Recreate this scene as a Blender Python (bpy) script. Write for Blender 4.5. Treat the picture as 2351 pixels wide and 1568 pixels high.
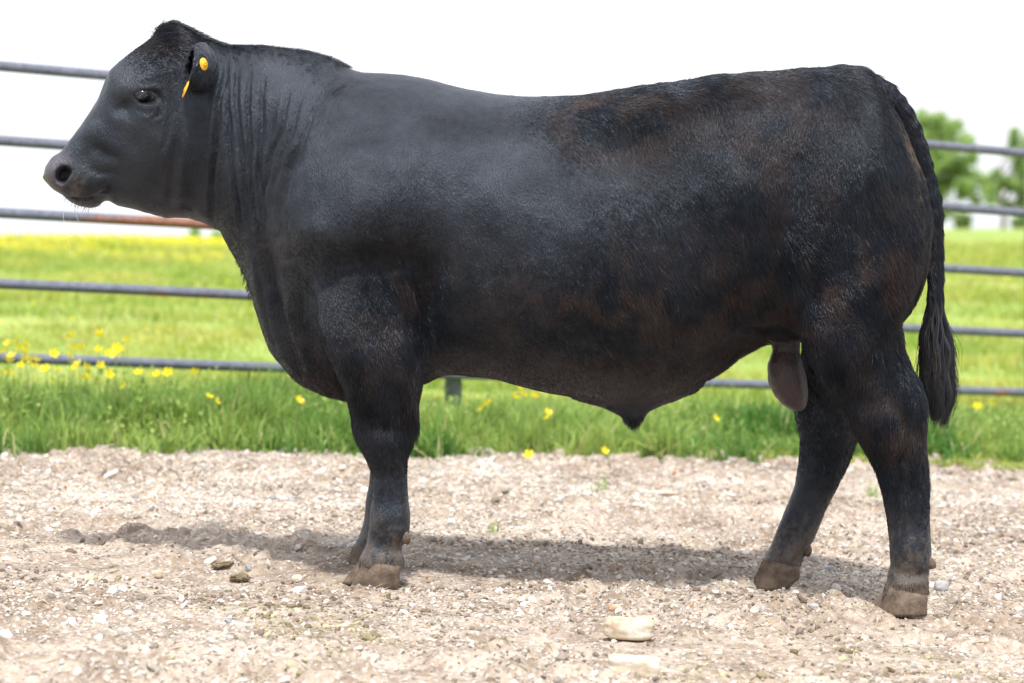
import bpy, math, random
import numpy as np
R = np.random.RandomState(7)
random.seed(7)
for o in list(bpy.data.objects): bpy.data.objects.remove(o)
S = bpy.context.scene
COL = S.collection

# ------------------------------------------------------------------ camera, sky, sun, exposure
EYE = 0.93
FPX = 6320.0                      # focal length in units of a 2351-wide picture
def XX(u, Y): return (u - 1175.5) / FPX * Y
def ZZ(v, Y): return EYE + (560.0 - v) / FPX * Y
cam = bpy.data.cameras.new("camera"); camo = bpy.data.objects.new("camera", cam); COL.objects.link(camo)
camo.location = (0, 0, EYE); camo.rotation_euler = (math.radians(90), 0, 0)
cam.sensor_width = 36; cam.lens = FPX / 2351 * 36
cam.shift_y = -224.0 / 2351
cam.clip_start = 0.1; cam.clip_end = 6000
cam.dof.use_dof = True; cam.dof.focus_distance = 7.12; cam.dof.aperture_fstop = 3.6
S.camera = camo
SUN_EL = 62.0
w = bpy.data.worlds.new("World"); S.world = w; w.use_nodes = True
nt = w.node_tree; nt.nodes.clear()
sky = nt.nodes.new("ShaderNodeTexSky"); sky.sky_type = 'NISHITA'; sky.sun_disc = False
sky.sun_elevation = math.radians(SUN_EL); sky.sun_rotation = math.radians(172)
sky.dust_density = 4.0; sky.air_density = 1.0; sky.ozone_density = 1.0
veil = nt.nodes.new("ShaderNodeMixRGB"); veil.inputs[0].default_value = 0.62
veil.inputs[2].default_value = (10.6, 10.8, 11.3, 1)       # thin bright high cloud over the whole sky
bg = nt.nodes.new("ShaderNodeBackground"); bg.inputs[1].default_value = 0.15
wo = nt.nodes.new("ShaderNodeOutputWorld")
nt.links.new(sky.outputs[0], veil.inputs[1]); nt.links.new(veil.outputs[0], bg.inputs[0]); nt.links.new(bg.outputs[0], wo.inputs[0])
sl = bpy.data.lights.new("sun", 'SUN'); so = bpy.data.objects.new("sun", sl); COL.objects.link(so)
sl.energy = 4.4; sl.angle = math.radians(4.0); sl.color = (1.0, 0.965, 0.91)
from mathutils import Vector, Matrix
ldir = Vector((-0.045, math.cos(math.radians(SUN_EL)), -math.sin(math.radians(SUN_EL))))
so.rotation_euler = ldir.to_track_quat('-Z', 'Y').to_euler()
so.location = (0, 0, 6)
S.view_settings.view_transform = 'Standard'; S.view_settings.look = 'None'
S.view_settings.exposure = 0.10; S.view_settings.gamma = 1; S.view_settings.use_curve_mapping = False
S.cycles.max_bounces = 6; S.cycles.transparent_max_bounces = 4

# ------------------------------------------------------------------ helpers
def tag(o, label=None, cat=None, group=None, kind=None):
    if label: o['label'] = label
    if cat: o['category'] = cat
    if group: o['group'] = group
    if kind: o['kind'] = kind
    return o
def empty(name, loc):
    o = bpy.data.objects.new(name, None); COL.objects.link(o); o.location = loc; o.empty_display_size = .1
    return o
def link(name, me, parent=None, mat=None):
    o = bpy.data.objects.new(name, me); COL.objects.link(o)
    if parent:
        o.parent = parent
        o.matrix_parent_inverse = Matrix.Translation(-Vector(parent.location))
    if mat and not me.materials: me.materials.append(mat)
    return o
def npmesh(name, V, F, smooth=True, attrs=None):
    """V (n,3); F list of arrays (m,3) and/or (m,4)"""
    if isinstance(F, np.ndarray): F = [F]
    me = bpy.data.meshes.new(name)
    V = np.asarray(V, np.float32)
    me.vertices.add(len(V)); me.vertices.foreach_set('co', V.ravel())
    idx = np.concatenate([f.ravel() for f in F]).astype(np.int32)
    tot = np.concatenate([np.full(len(f), f.shape[1]) for f in F]).astype(np.int32)
    st = np.concatenate([[0], np.cumsum(tot)[:-1]]).astype(np.int32)
    me.loops.add(len(idx)); me.loops.foreach_set('vertex_index', idx)
    me.polygons.add(len(tot)); me.polygons.foreach_set('loop_start', st)
    me.polygons.foreach_set('use_smooth', np.full(len(tot), smooth, bool))
    me.update(calc_edges=True)
    for k, a in (attrs or {}).items():
        a = np.asarray(a, np.float32)
        if a.ndim == 1:
            at = me.attributes.new(k, 'FLOAT', 'POINT'); at.data.foreach_set('value', a)
        else:
            at = me.attributes.new(k, 'FLOAT_COLOR', 'POINT')
            c = np.ones((len(V), 4), np.float32); c[:, :3] = a; at.data.foreach_set('color', c.ravel())
    return me
_tab = np.random.RandomState(3).rand(65536).astype(np.float32)
def _h(i, j, k): return _tab[((i * 73856093) ^ (j * 19349663) ^ (k * 83492791)) & 65535]
def vnoise(p, seed=0):
    p = np.asarray(p, np.float64) + seed * 17.3
    f = np.floor(p); i = f.astype(np.int64); t = p - f; t = t * t * (3 - 2 * t)
    r = 0
    for a in (0, 1):
        wa = t[..., 0] if a else 1 - t[..., 0]
        for b in (0, 1):
            wb = t[..., 1] if b else 1 - t[..., 1]
            for c in (0, 1):
                wc = t[..., 2] if c else 1 - t[..., 2]
                r = r + wa * wb * wc * _h(i[..., 0] + a, i[..., 1] + b, i[..., 2] + c)
    return r
def fbm(p, oct=4, seed=0, gain=.5):
    s = 0; a = 1; n = 0; p = np.asarray(p, np.float64)
    for o in range(oct):
        s = s + a * vnoise(p * 2.0 ** o, seed + o); n += a; a *= gain
    return s / n
def xy3(x, y, sc, sx=1.):
    x, y = np.broadcast_arrays(x, y)
    return np.stack([x * sc * sx, y * sc, np.zeros_like(x) + .37], -1)
def sstep(a, b, x):
    t = np.clip((x - a) / (b - a), 0, 1); return t * t * (3 - 2 * t)
def herm(x, xp, yp):
    xp = np.asarray(xp, float); yp = np.asarray(yp, float)
    x = np.clip(x, xp[0], xp[-1])
    d = np.diff(yp) / np.diff(xp)
    m = np.concatenate([[d[0]], np.where(d[1:] * d[:-1] > 0, 2 * d[1:] * d[:-1] / (d[1:] + d[:-1] + 1e-12 * np.sign(d[1:] + d[:-1] + 1e-30)), 0), [d[-1]]])
    i = np.clip(np.searchsorted(xp, x) - 1, 0, len(xp) - 2)
    h = xp[i + 1] - xp[i]; t = (x - xp[i]) / h
    return (2*t**3 - 3*t**2 + 1) * yp[i] + (t**3 - 2*t**2 + t) * h * m[i] + (-2*t**3 + 3*t**2) * yp[i+1] + (t**3 - t**2) * h * m[i+1]

# material helper
def mat_new(name):
    m = bpy.data.materials.new(name); m.use_nodes = True
    n = m.node_tree; b = n.nodes['Principled BSDF']
    return m, n, b
def nd(n, t, **kw):
    x = n.nodes.new(t)
    for k, v in kw.items():
        if k.startswith('i_'): x.inputs[int(k[2:])].default_value = v
        else: setattr(x, k, v)
    return x
def noise(n, scale, detail=4, rough=.6, coord=None):
    x = n.nodes.new('ShaderNodeTexNoise'); x.inputs['Scale'].default_value = scale
    x.inputs['Detail'].default_value = detail; x.inputs['Roughness'].default_value = rough
    if coord is None:
        g = n.nodes.new('ShaderNodeNewGeometry'); coord = g.outputs['Position']
    n.links.new(coord, x.inputs['Vector'])
    return x
def ramp(n, fac, stops):
    r = n.nodes.new('ShaderNodeValToRGB'); n.links.new(fac, r.inputs[0])
    e = r.color_ramp.elements
    while len(e) > 1: e.remove(e[-1])
    e[0].position = stops[0][0]; e[0].color = (*stops[0][1], 1)
    for p, c in stops[1:]:
        q = e.new(p); q.color = (*c, 1)
    return r
def mix(n, fac, a, b, blend='MIX'):
    x = n.nodes.new('ShaderNodeMixRGB'); x.blend_type = blend
    for k, v in ((0, fac), (1, a), (2, b)):
        if hasattr(v, 'links') or isinstance(v, bpy.types.NodeSocket): n.links.new(v, x.inputs[k])
        elif isinstance(v, tuple): x.inputs[k].default_value = (*v, 1)
        else: x.inputs[k].default_value = v
    return x
def bump(n, b, h, dist, strength=1.0):
    x = n.nodes.new('ShaderNodeBump'); x.inputs['Distance'].default_value = dist; x.inputs['Strength'].default_value = strength
    n.links.new(h, x.inputs['Height']); n.links.new(x.outputs[0], b.inputs['Normal']); return x
def attr(n, name):
    a = n.nodes.new('ShaderNodeAttribute'); a.attribute_name = name; return a

# ------------------------------------------------------------------ terrain
def ground_base(x, y):
    g = 0.02 - 0.044 * np.clip(x, -6, 8) + (np.clip(y, -20, 13) - 7.2) * 0.0135
    hill = herm(y, [-4000, 12.5, 14, 20, 27, 36, 60, 150, 4000], [0, 0, .02, .30, .57, .79, 1.06, 1.58, 1.58])
    fade = 1 - sstep(14, 40, y)
    g = np.where(y > 13, (0.098 + .0 - 0.044 * np.clip(x, -6, 8) * fade + hill), g)
    g = g + .05 * sstep(-2.2, -5.5, x) * sstep(20, 32, y) * (1 - sstep(36, 60, y))
    g = g - sstep(-.04, -.12, x / np.maximum(y, 1)) * np.interp(y, [36, 60, 150, 4000], [0, .34, .8, .95])
    return g
def grass_edge(x):          # depth at which the pen's stone floor gives way to grass
    return 10.55 + (x + 2) * .42 + .28 * (fbm(xy3(x, 0 * x, 1.3), 3, 5) - .5) * 2
def ground_h(x, y):
    g = ground_base(x, y)
    d = 1 - sstep(-.1, .5, y - grass_edge(x))
    near = d * sstep(3, 5, y) * (1 - sstep(2.8, 3.6, np.abs(x)))
    n1 = fbm(xy3(x, y, 4.2), 3, 11) - .5
    n2 = fbm(xy3(x, y, 17, .8), 3, 21)
    n3 = fbm(xy3(x, y, 48), 2, 31) - .5
    rough = sstep(.42, .62, fbm(xy3(x, y, 1.7), 3, 41))
    h = .015 * n1 + (.008 + .026 * rough) * (sstep(.45, .75, n2) - .3) + .010 * n3
    g = g + near * h + (1 - d) * .03 * n1
    # hoof scuffs: dished soil around where the bull stands
    for (cx, cy, r, a) in ((-.36, 7.2, .13, .006), (1.03, 7.2, .14, .008), (.73, 7.6, .12, .006)):
        q = ((x - cx) ** 2 + (y - cy) ** 2) / r ** 2
        g = g + a * (q - .8) * np.exp(-q) * 2
    return g
xs = np.concatenate([-np.geomspace(3000, 2.75, 46), np.arange(-2.7, 2.701, .0125), np.geomspace(2.75, 3000, 46)])
ys = np.concatenate([-np.geomspace(3000, 1, 16), np.linspace(0, 4.9, 12), np.arange(5.0, 11.6, .0125), np.linspace(11.65, 16, 60), np.geomspace(16.3, 3500, 70)])
gx, gy = np.meshgrid(xs, ys, indexing='ij')
gz = ground_h(gx, gy)
nx_, ny_ = gx.shape
V = np.stack([gx, gy, gz], -1).reshape(-1, 3)
I = np.arange(nx_ * ny_).reshape(nx_, ny_)
F = np.stack([I[:-1, :-1], I[1:, :-1], I[1:, 1:], I[:-1, 1:]], -1).reshape(-1, 4)
gr = sstep(-.12, .35, gy - grass_edge(gx) + .35 * (fbm(xy3(gx, gy, 6), 3, 77) - .5))
gm, n, b = mat_new('ground_soil_and_pasture')
a = attr(n, 'grass')
n1 = noise(n, 7, 8, .7); n2 = noise(n, 60, 5, .7); n3 = noise(n, 2.2, 3, .6)
soil = ramp(n, n1.outputs[0], [(.30, (.16, .12, .092)), (.43, (.28, .22, .17)), (.56, (.45, .38, .31)), (.72, (.60, .53, .45))])
vor = n.nodes.new('ShaderNodeTexVoronoi'); vor.inputs['Scale'].default_value = 95
g_ = n.nodes.new('ShaderNodeNewGeometry'); n.links.new(g_.outputs['Position'], vor.inputs['Vector'])
stv = ramp(n, vor.outputs['Color'], [(.0, (.13, .10, .08)), (.4, (.30, .24, .20)), (.7, (.52, .47, .42)), (1, (.72, .68, .62))])
fsel = ramp(n, n2.outputs[0], [(.45, (0, 0, 0)), (.6, (1, 1, 1))])
s1 = mix(n, fsel.outputs[0], soil.outputs[0], stv.outputs[0])
pt = noise(n, 1.1, 5, .65); pr = ramp(n, pt.outputs[0], [(.36, (.76, .72, .68)), (.5, (.95, .94, .93)), (.62, (1.0, 1.0, 1.0))])
s2 = mix(n, 1.0, s1.outputs[0], pr.outputs[0], 'MULTIPLY')
gn = noise(n, .55, 5, .6); gn2 = noise(n, 6, 4, .7)
turf = ramp(n, gn.outputs[0], [(.3, (.15, .24, .05)), (.45, (.23, .33, .075)), (.58, (.32, .39, .11)), (.72, (.46, .42, .17))])
turf2 = mix(n, gn2.outputs[0], turf.outputs[0], (.28, .37, .09)); turf2.inputs[0].default_value = .3
fin = mix(n, a.outputs['Fac'], s2.outputs[0], turf2.outputs[0])
n.links.new(fin.outputs[0], b.inputs['Base Color']); b.inputs['Roughness'].default_value = .95
b.inputs['Specular IOR Level'].default_value = .15
bh = mix(n, .5, n2.outputs[0], vor.outputs['Distance'])
bump(n, b, bh.outputs[0], .006, .8)
go = link('ground', npmesh('ground', V, F, True, {'grass': gr.ravel()}), None, gm); tag(go, kind='structure')

# ------------------------------------------------------------------ gravel: crushed limestone and soil crumbs
phi = (1 + 5 ** .5) / 2
ico = np.array([(-1, phi, 0), (1, phi, 0), (-1, -phi, 0), (1, -phi, 0), (0, -1, phi), (0, 1, phi), (0, -1, -phi), (0, 1, -phi), (phi, 0, -1), (phi, 0, 1), (-phi, 0, -1), (-phi, 0, 1)]) / math.hypot(1, phi)
icof = np.array([(0, 11, 5), (0, 5, 1), (0, 1, 7), (0, 7, 10), (0, 10, 11), (1, 5, 9), (5, 11, 4), (11, 10, 2), (10, 7, 6), (7, 1, 8), (3, 9, 4), (3, 4, 2), (3, 2, 6), (3, 6, 8), (3, 8, 9), (4, 9, 5), (2, 4, 11), (6, 2, 10), (8, 6, 7), (9, 8, 1)])
def scatter_pebbles(N, smin, smax, power, white, ylo=5.3, straw=False):
    y = np.sqrt(R.uniform(ylo ** 2, 11.4 ** 2, N)); x = R.uniform(-1, 1, N) * (y * .21 + .45)
    keep = (y < grass_edge(x) + R.normal(0, .12, N)) & (R.rand(N) < .25 + 1.1 * sstep(.35, .6, fbm(xy3(x, y, 2.1, .6), 3, 55)))
    x, y = x[keep], y[keep]; N = len(x)
    s = smin + (smax - smin) * R.rand(N) ** power
    s *= 1 + .12 * sstep(7.5, 10.5, y)
    z = ground_h(x, y)
    base = ico[None] * (1 + R.uniform(-.28, .28, (N, 12, 1)))
    sc = np.stack([s * R.uniform(.8, 1.4, N), s * R.uniform(.7, 1.1, N), s * R.uniform(.5, .95, N)], -1)
    if straw: sc = sc * np.array([3.5, .35, .35])
    v = base * sc[:, None]
    th = R.uniform(0, 2 * math.pi, N); c, s_ = np.cos(th)[:, None], np.sin(th)[:, None]
    tl = R.normal(0, .3, (N, 1))
    vx = v[..., 0] * c - v[..., 1] * s_; vy = v[..., 0] * s_ + v[..., 1] * c; vz = v[..., 2] + vx * tl
    v = np.stack([vx + x[:, None], vy + y[:, None], vz + (z + sc[:, 2] * .25)[:, None]], -1)
    t = R.rand(N) ** 1.3
    tone = fbm(xy3(x, y, 2.4), 2, 91)
    col = np.array([.20, .155, .12]) + (np.array([.84, .79, .72]) - np.array([.20, .155, .12])) * np.clip(t * white + 1.2 * (tone - .5) + .12 * sstep(7.6, 9, y), 0, 1)[:, None]
    rare = R.rand(N)
    col[rare < .012] = (.55, .30, .15); col[rare > .985] = (.36, .37, .39)
    dung = (fbm(xy3(x, y, 3.1), 2, 191) > .63) & (y < 7.2) & (R.rand(N) < .7)
    col[dung] = col[dung] * np.array([.72, .70, .50])
    C = np.repeat(col[:, None], 12, 1)
    if straw: C = np.repeat((np.array([[.52, .42, .26]]) * R.uniform(.45, 1.25, (N, 1)))[:, None], 12, 1)
    Fi = icof[None] + (np.arange(N) * 12)[:, None, None]
    return v.reshape(-1, 3), Fi.reshape(-1, 3), C.reshape(-1, 3)
pm, n, b = mat_new('limestone_chips')
a = attr(n, 'tint'); nn = noise(n, 160, 3, .6)
mm = mix(n, .35, a.outputs['Color'], nn.outputs[0], 'MULTIPLY'); n.links.new(mm.outputs[0], b.inputs['Base Color'])
mm2 = n.nodes.new('ShaderNodeBrightContrast'); mm2.inputs[1].default_value = .0
b.inputs['Roughness'].default_value = .9; b.inputs['Specular IOR Level'].default_value = .25
bump(n, b, nn.outputs[0], .002, .6)
A = [scatter_pebbles(104000, .0020, .0060, 2.0, 1.0), scatter_pebbles(7000, .005, .013, 2.8, 1.4), scatter_pebbles(300, .011, .02, 1.6, 1.3), scatter_pebbles(4000, .004, .011, 2.0, .4), scatter_pebbles(13000, .003, .007, 1.5, 1, straw=True)]
off = 0; VV, FF, CC = [], [], []
for v, f, c in A: VV.append(v); FF.append(f + off); CC.append(c); off += len(v)
o = link('gravel', npmesh('gravel', np.concatenate(VV), np.concatenate(FF), False, {'tint': np.concatenate(CC)}), None, pm)
tag(o, 'crushed pale limestone gravel and brown soil crumbs covering the pen floor', 'gravel', kind='stuff')

# ------------------------------------------------------------------ rocks one can point to
def rock_mesh(name, seed, sx, sy, sz, box=0.0):
    import bmesh
    bm = bmesh.new(); bmesh.ops.create_icosphere(bm, subdivisions=4, radius=1)
    P = np.array([v.co[:] for v in bm.verts])
    if box:
        q = (np.abs(P) ** (2 + 6 * box)).sum(1) ** (1 / (2 + 6 * box)); P = P / q[:, None]
    d = 1 + .28 * (fbm(P * 1.3, 3, seed) - .5) + .14 * (fbm(P * 4, 3, seed + 5) - .5) + (0 if box >= 0.05 else 1) * (1.5 * (fbm(P * 3.2, 4, seed + 7, .75) - .5))
    P = P * d[:, None] * np.array([sx, sy, sz])
    for v, p in zip(bm.verts, P): v.co = p
    me = bpy.data.meshes.new(name); bm.to_mesh(me); bm.free()
    me.polygons.foreach_set('use_smooth', np.ones(len(me.polygons), bool)); return me
def rock_mat(name, c1, c2, c3):
    m, n, b = mat_new(name)
    a = noise(n, 22, 6, .65); r = ramp(n, a.outputs[0], [(.3, c1), (.5, c2), (.7, c3)])
    n.links.new(r.outputs[0], b.inputs['Base Color']); b.inputs['Roughness'].default_value = .9
    b2 = noise(n, 90, 5, .7); bump(n, b, b2.outputs[0], .004, .8); return m
RM = {'white': rock_mat('pale_limestone', (.36, .27, .17), (.56, .48, .37), (.70, .66, .58)),
      'orange': rock_mat('orange_sandstone', (.36, .17, .08), (.52, .30, .17), (.62, .45, .33)),
      'grey': rock_mat('grey_stone', (.28, .27, .27), (.40, .40, .41), (.55, .54, .53)),
      'pink': rock_mat('pinkish_stone', (.48, .33, .25), (.60, .45, .36), (.70, .58, .50)),
      'dung': rock_mat('dry_dung', (.13, .10, .06), (.23, .185, .115), (.40, .33, .235))}
def place_uv(u, v):
    Y = 7.0
    for _ in range(30):
        x = XX(u, Y); Y = (EYE - float(ground_h(np.array(x), np.array(Y)))) * FPX / (v - 560)
    return XX(u, Y), Y
def ws(u0, Y): return u0 / FPX * Y
for i, (u, v, wu, hu, mt, box, lab, nm) in enumerate([
    (1446, 1474, 114, 44, 'white', .5, 'large flat cream limestone block lying in the gravel, the upper of two', 'rock'),
    (1455, 1571, 116, 44, 'white', .55, 'large flat cream limestone block cut by the bottom edge, the lower of two', 'rock'),
    (1412, 1408, 34, 14, 'orange', .1, 'small orange brown stone just above the upper cream block', 'stone'),
    (682, 1338, 26, 18, 'white', .1, 'small white stone in the lit gravel left of the near front hoof', 'stone'),
    (1080, 1282, 22, 14, 'grey', .1, 'small pale blue grey stone in the bull shadow right of the front legs', 'stone'),
    (600, 1254, 22, 14, 'grey', .1, 'small grey stone at the near edge of the shadow under the neck', 'stone'),
    (2162, 1362, 34, 24, 'grey', .15, 'rounded grey stone right of the near hind hoof', 'stone'),
    (1490, 1042, 38, 22, 'pink', .2, 'pinkish brown stone at the edge of the grass below the sheath', 'stone'),
    (1692, 1030, 30, 15, 'white', .2, 'pale stone at the edge of the grass left of the far hind leg', 'stone'),
    (364, 1328, 22, 18, 'white', .15, 'small chalky stone alone in the gravel below the neck shadow left', 'stone'),
    (455, 1248, 20, 10, 'white', .1, 'bright white chip at the left tip of the shadow', 'stone'),
    (1870, 1402, 22, 13, 'grey', .1, 'grey pebble in the gravel between the two hind hooves', 'stone'),
    (2216, 1478, 36, 14, 'white', .1, 'flat white stone in the lower right gravel', 'stone'),
    (1906, 1312, 24, 14, 'grey', .1, 'grey stone in the scuffed soil right of the far hind hoof', 'stone'),
    (510, 1312, 62, 15, 'dung', .0, 'wide low clod of dried dung in the gravel left of the front hooves', 'dung_clod'),
    (550, 1338, 50, 20, 'dung', .0, 'rounded clod of dried dung, lower of two left of the front hooves', 'dung_clod'),
    (2080, 1398, 40, 18, 'dung', .0, 'torn lump of mud against the toe of the near hind hoof', 'mud_lump'),
    (340, 1040, 40, 12, 'white', .2, 'white stone slab at the grass edge on the left', 'stone'),
    (1520, 1142, 76, 11, 'pink', .1, 'long thin tan slab lying flat in the gravel behind the belly', 'stone')]):
    x, y = place_uv(u, v)
    sx, sz = ws(wu, y) / 2, ws(hu, y) / 2
    sy = sx * R.uniform(.55, .8) if box < .4 else sx * .55
    if mt == 'dung': sz *= 1.0; sx *= .8
    o = link(nm, rock_mesh(nm, 100 + i * 3, sx, sy, sz * 1.05, box), None, RM[mt])
    o.location = (x, y + sy * .6, ground_base(x, y) + sz * (1.15 if i < 2 else .8)); o.rotation_euler = (R.normal(0, .06), R.normal(0, .06), R.normal(0, .15))
    if i < 2: o.rotation_euler = (.05, .07, -.06)
    tag(o, lab, {'rock': 'rock', 'stone': 'stone', 'dung_clod': 'dung', 'mud_lump': 'mud'}[nm])

# ------------------------------------------------------------------ fence
def fence_y(X): return 11.66 + (X + 2.169) * .528
fm, n, b = mat_new('weathered_steel_pipe')
a = attr(n, 'rust'); n1 = noise(n, 5, 5, .7); n2 = noise(n, 30, 4, .7)
fac = n.nodes.new('ShaderNodeMath'); fac.operation = 'MULTIPLY_ADD'; n.links.new(n1.outputs[0], fac.inputs[0]); fac.inputs[1].default_value = 1.0; n.links.new(a.outputs['Fac'], fac.inputs[2])
rr = ramp(n, fac.outputs[0], [(.56, (0, 0, 0)), (.70, (1, 1, 1))])
st = ramp(n, n2.outputs[0], [(.3, (.10, .11, .145)), (.7, (.20, .215, .27))])
rs = ramp(n, n2.outputs[0], [(.3, (.22, .09, .05)), (.7, (.36, .19, .13))])
mm = mix(n, rr.outputs[0], st.outputs[0], rs.outputs[0]); n.links.new(mm.outputs[0], b.inputs['Base Color'])
b.inputs['Roughness'].default_value = .36; b.inputs['Metallic'].default_value = .25
fence = empty('pipe_fence', (-.2715, fence_y(-.2715), .08))
tag(fence, 'five rail grey steel pipe fence with rust patches standing behind the bull', 'fence')
def pipe(P, r, seg=20, attrs=None):
    P = np.asarray(P, float); N = len(P)
    T = np.gradient(P, axis=0); T /= np.linalg.norm(T, axis=1)[:, None]
    up = np.where(np.abs(T[:, 2:3]) > .9, np.array([[0, 1., 0]]), np.array([[0, 0, 1.]]))
    A1 = np.cross(T, up); A1 /= np.linalg.norm(A1, axis=1)[:, None]; A2 = np.cross(A1, T)
    th = np.linspace(0, 2 * math.pi, seg, endpoint=False)
    r = np.broadcast_to(np.asarray(r, float), (N,))
    V = P[:, None] + r[:, None, None] * (A1[:, None] * np.cos(th)[None, :, None] + A2[:, None] * np.sin(th)[None, :, None])
    I = np.arange(N * seg).reshape(N, seg); J = np.roll(I, -1, 1)
    F = np.stack([I[:-1], J[:-1], J[1:], I[1:]], -1).reshape(-1, 4)
    V = np.concatenate([V.reshape(-1, 3), P[:1], P[-1:]])
    c0, c1 = N * seg, N * seg + 1
    cap = np.concatenate([np.stack([J[0], I[0], np.full(seg, c0)], -1), np.stack([I[-1], J[-1], np.full(seg, c1)], -1)])
    return V, [F, cap]
for k in range(5):
    zl = ZZ([150, 320.5, 488, 652.5, 823.5][k], 11.66); zr = ZZ([352, 487, 625, 765, 902][k], 14.2)
    X = np.linspace(-6, 9, 90)
    sag = .004 * np.sin(X * 1.1 + k)
    z = zl + (zr - zl) * (X + 2.169) / (2.64 + 2.169) + sag
    P = np.stack([X, fence_y(X), z], -1)
    V, F = pipe(P, .0222, 20)
    rust = np.zeros(len(V)) - .1
    vx = V[:, 0]
    if k == 2: rust += .38 * sstep(-1.95, -1.75, vx) * (1 - sstep(-.8, 0, vx))
    if k == 3: rust += .10 * (1 - sstep(-1.2, 0, vx))
    if k == 4: rust += .14 * sstep(1.0, 1.4, vx) - .05
    rust -= .12 * (V[:, 2] - np.interp(vx, X, z)) / .022
    link('rail', npmesh('rail', V, F, True, {'rust': rust}), fence, fm)
for X in (-3.18, -.2715, 2.705, 5.6):
    y = fence_y(X) + .068; zt = ZZ(300, 14.2) if X > 2 else 1.73 - (X + 2.17) * .06
    g0 = float(ground_base(np.array(X), np.array(y)))
    if X == 2.705: zt = ZZ(322, 14.2)
    V, F = pipe([(X, y, g0 - .2), (X, y, .5), (X, y, zt - .01), (X, y, zt)], [.041, .041, .041, .036], 24)
    link('post', npmesh('post', V, F, True, {'rust': np.full(len(V), -.12)}), fence, fm)

# ------------------------------------------------------------------ grass
gmat, n, b = mat_new('grass_blades')
a = attr(n, 'tint'); n.links.new(a.outputs['Color'], b.inputs['Base Color'])
b.inputs['Roughness'].default_value = .5; b.inputs['Specular IOR Level'].default_value = .3
tr = n.nodes.new('ShaderNodeBsdfTranslucent'); n.links.new(a.outputs['Color'], tr.inputs[0])
ms = n.nodes.new('ShaderNodeMixShader'); ms.inputs[0].default_value = .35
n.links.new(b.outputs[0], ms.inputs[1]); n.links.new(tr.outputs[0], ms.inputs[2]); n.links.new(ms.outputs[0], n.nodes['Material Output'].inputs[0])
def blades(x, y, L, Wd, col, seg=3, lean=.45):
    N = len(x); z = ground_h(x, y) - .01
    az = R.uniform(0, 2 * math.pi, N); ln = np.abs(R.normal(0, lean, N)) + .08; fa = R.uniform(0, math.pi, N)
    t = np.linspace(0, 1, seg + 1)
    h = t[None] * L[:, None] * np.cos(ln * .8)[:, None] * (1 - .25 * t[None] ** 2 * np.minimum(ln * 1.3, 1)[:, None])
    o = (t[None] ** 1.8) * (L * np.sin(ln))[:, None] * 1.1
    cx = x[:, None] + o * np.cos(az)[:, None]; cy = y[:, None] + o * np.sin(az)[:, None]; cz = z[:, None] + h
    wd = Wd[:, None] * (1 - t[None] ** 1.7)[:, :-1] * .5
    wx, wy = np.cos(fa)[:, None] * wd, np.sin(fa)[:, None] * wd
    Lf = np.stack([cx[:, :-1] - wx, cy[:, :-1] - wy, cz[:, :-1]], -1); Rt = np.stack([cx[:, :-1] + wx, cy[:, :-1] + wy, cz[:, :-1]], -1)
    tip = np.stack([cx[:, -1:], cy[:, -1:], cz[:, -1:]], -1)
    V = np.concatenate([Lf, Rt, tip], 1); nv = 2 * seg + 1
    q = [(i, seg + i, seg + i + 1, i + 1) for i in range(seg - 1)]
    base = (np.arange(N) * nv)[:, None, None]
    Fs = []
    if q: Fs.append((np.array(q)[None] + base).reshape(-1, 4))
    Fs.append((np.array([(seg - 1, 2 * seg - 1, 2 * seg)])[None] + base).reshape(-1, 3))
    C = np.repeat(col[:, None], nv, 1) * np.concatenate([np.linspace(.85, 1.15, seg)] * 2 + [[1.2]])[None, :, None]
    return V.reshape(-1, 3), Fs, C.reshape(-1, 3)
def gcol(N, x, y, a=(.065, .18, .03), c=(.31, .42, .10), sc=2.2):
    t = np.clip((fbm(xy3(x, y, sc, .7), 3, 301) - .5) * 2.6 + .45 + R.normal(0, .2, N), 0, 1)[:, None]
    col = np.array(a) * (1 - t) + np.array(c) * t
    dry = R.rand(N) < .05; col[dry] = (.48, .44, .22)
    return col
N = 64000
x = R.uniform(-1, 1, N) * 4.0; y = grass_edge(x) + np.abs(R.normal(0, 1, N)) * .72 + R.normal(0, .12, N) - .55 * np.clip(fbm(xy3(x, 0 * x, 4), 3, 415) - .42, 0, 1) * 2 * (R.rand(N) < .5)
clump = fbm(xy3(x, y, 4), 2, 401)
k = R.rand(N) < .35 + sstep(.35, .6, clump); x, y, clump = x[k], y[k], clump[k]
dd = y - grass_edge(x)
kk = len(x); ncl = 150; ccx = R.uniform(-3.2, 3.2, ncl); ccy = grass_edge(ccx) + R.normal(-.04, .17, ncl); ccl = R.uniform(.06, .24, ncl)
ix = R.randint(0, ncl, 9000); x = np.concatenate([x, ccx[ix] + R.normal(0, .035, 9000)]); y = np.concatenate([y, ccy[ix] + R.normal(0, .03, 9000)])
clump = np.concatenate([clump, np.zeros(9000)]); dd = y - grass_edge(x)
L = (.03 + .26 * clump ** 1.5 + .06 * R.rand(len(x))) * (.55 + .6 * sstep(0, .4, dd)) * (1.15 - .25 * sstep(-1, 1.5, x)) * (1 - .35 * sstep(1, 2.2, dd)) * (1 - .42 * np.exp(-((x + .2) / .5) ** 2) * sstep(.5, 1., dd))
L[kk:] = ccl[ix] * R.uniform(.5, 1.2, 9000)
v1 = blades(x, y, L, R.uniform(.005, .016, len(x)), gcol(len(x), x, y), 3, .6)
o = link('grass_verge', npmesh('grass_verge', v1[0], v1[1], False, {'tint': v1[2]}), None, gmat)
tag(o, 'lush green grass growing along the foot of the pipe fence', 'grass', kind='stuff')
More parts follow.
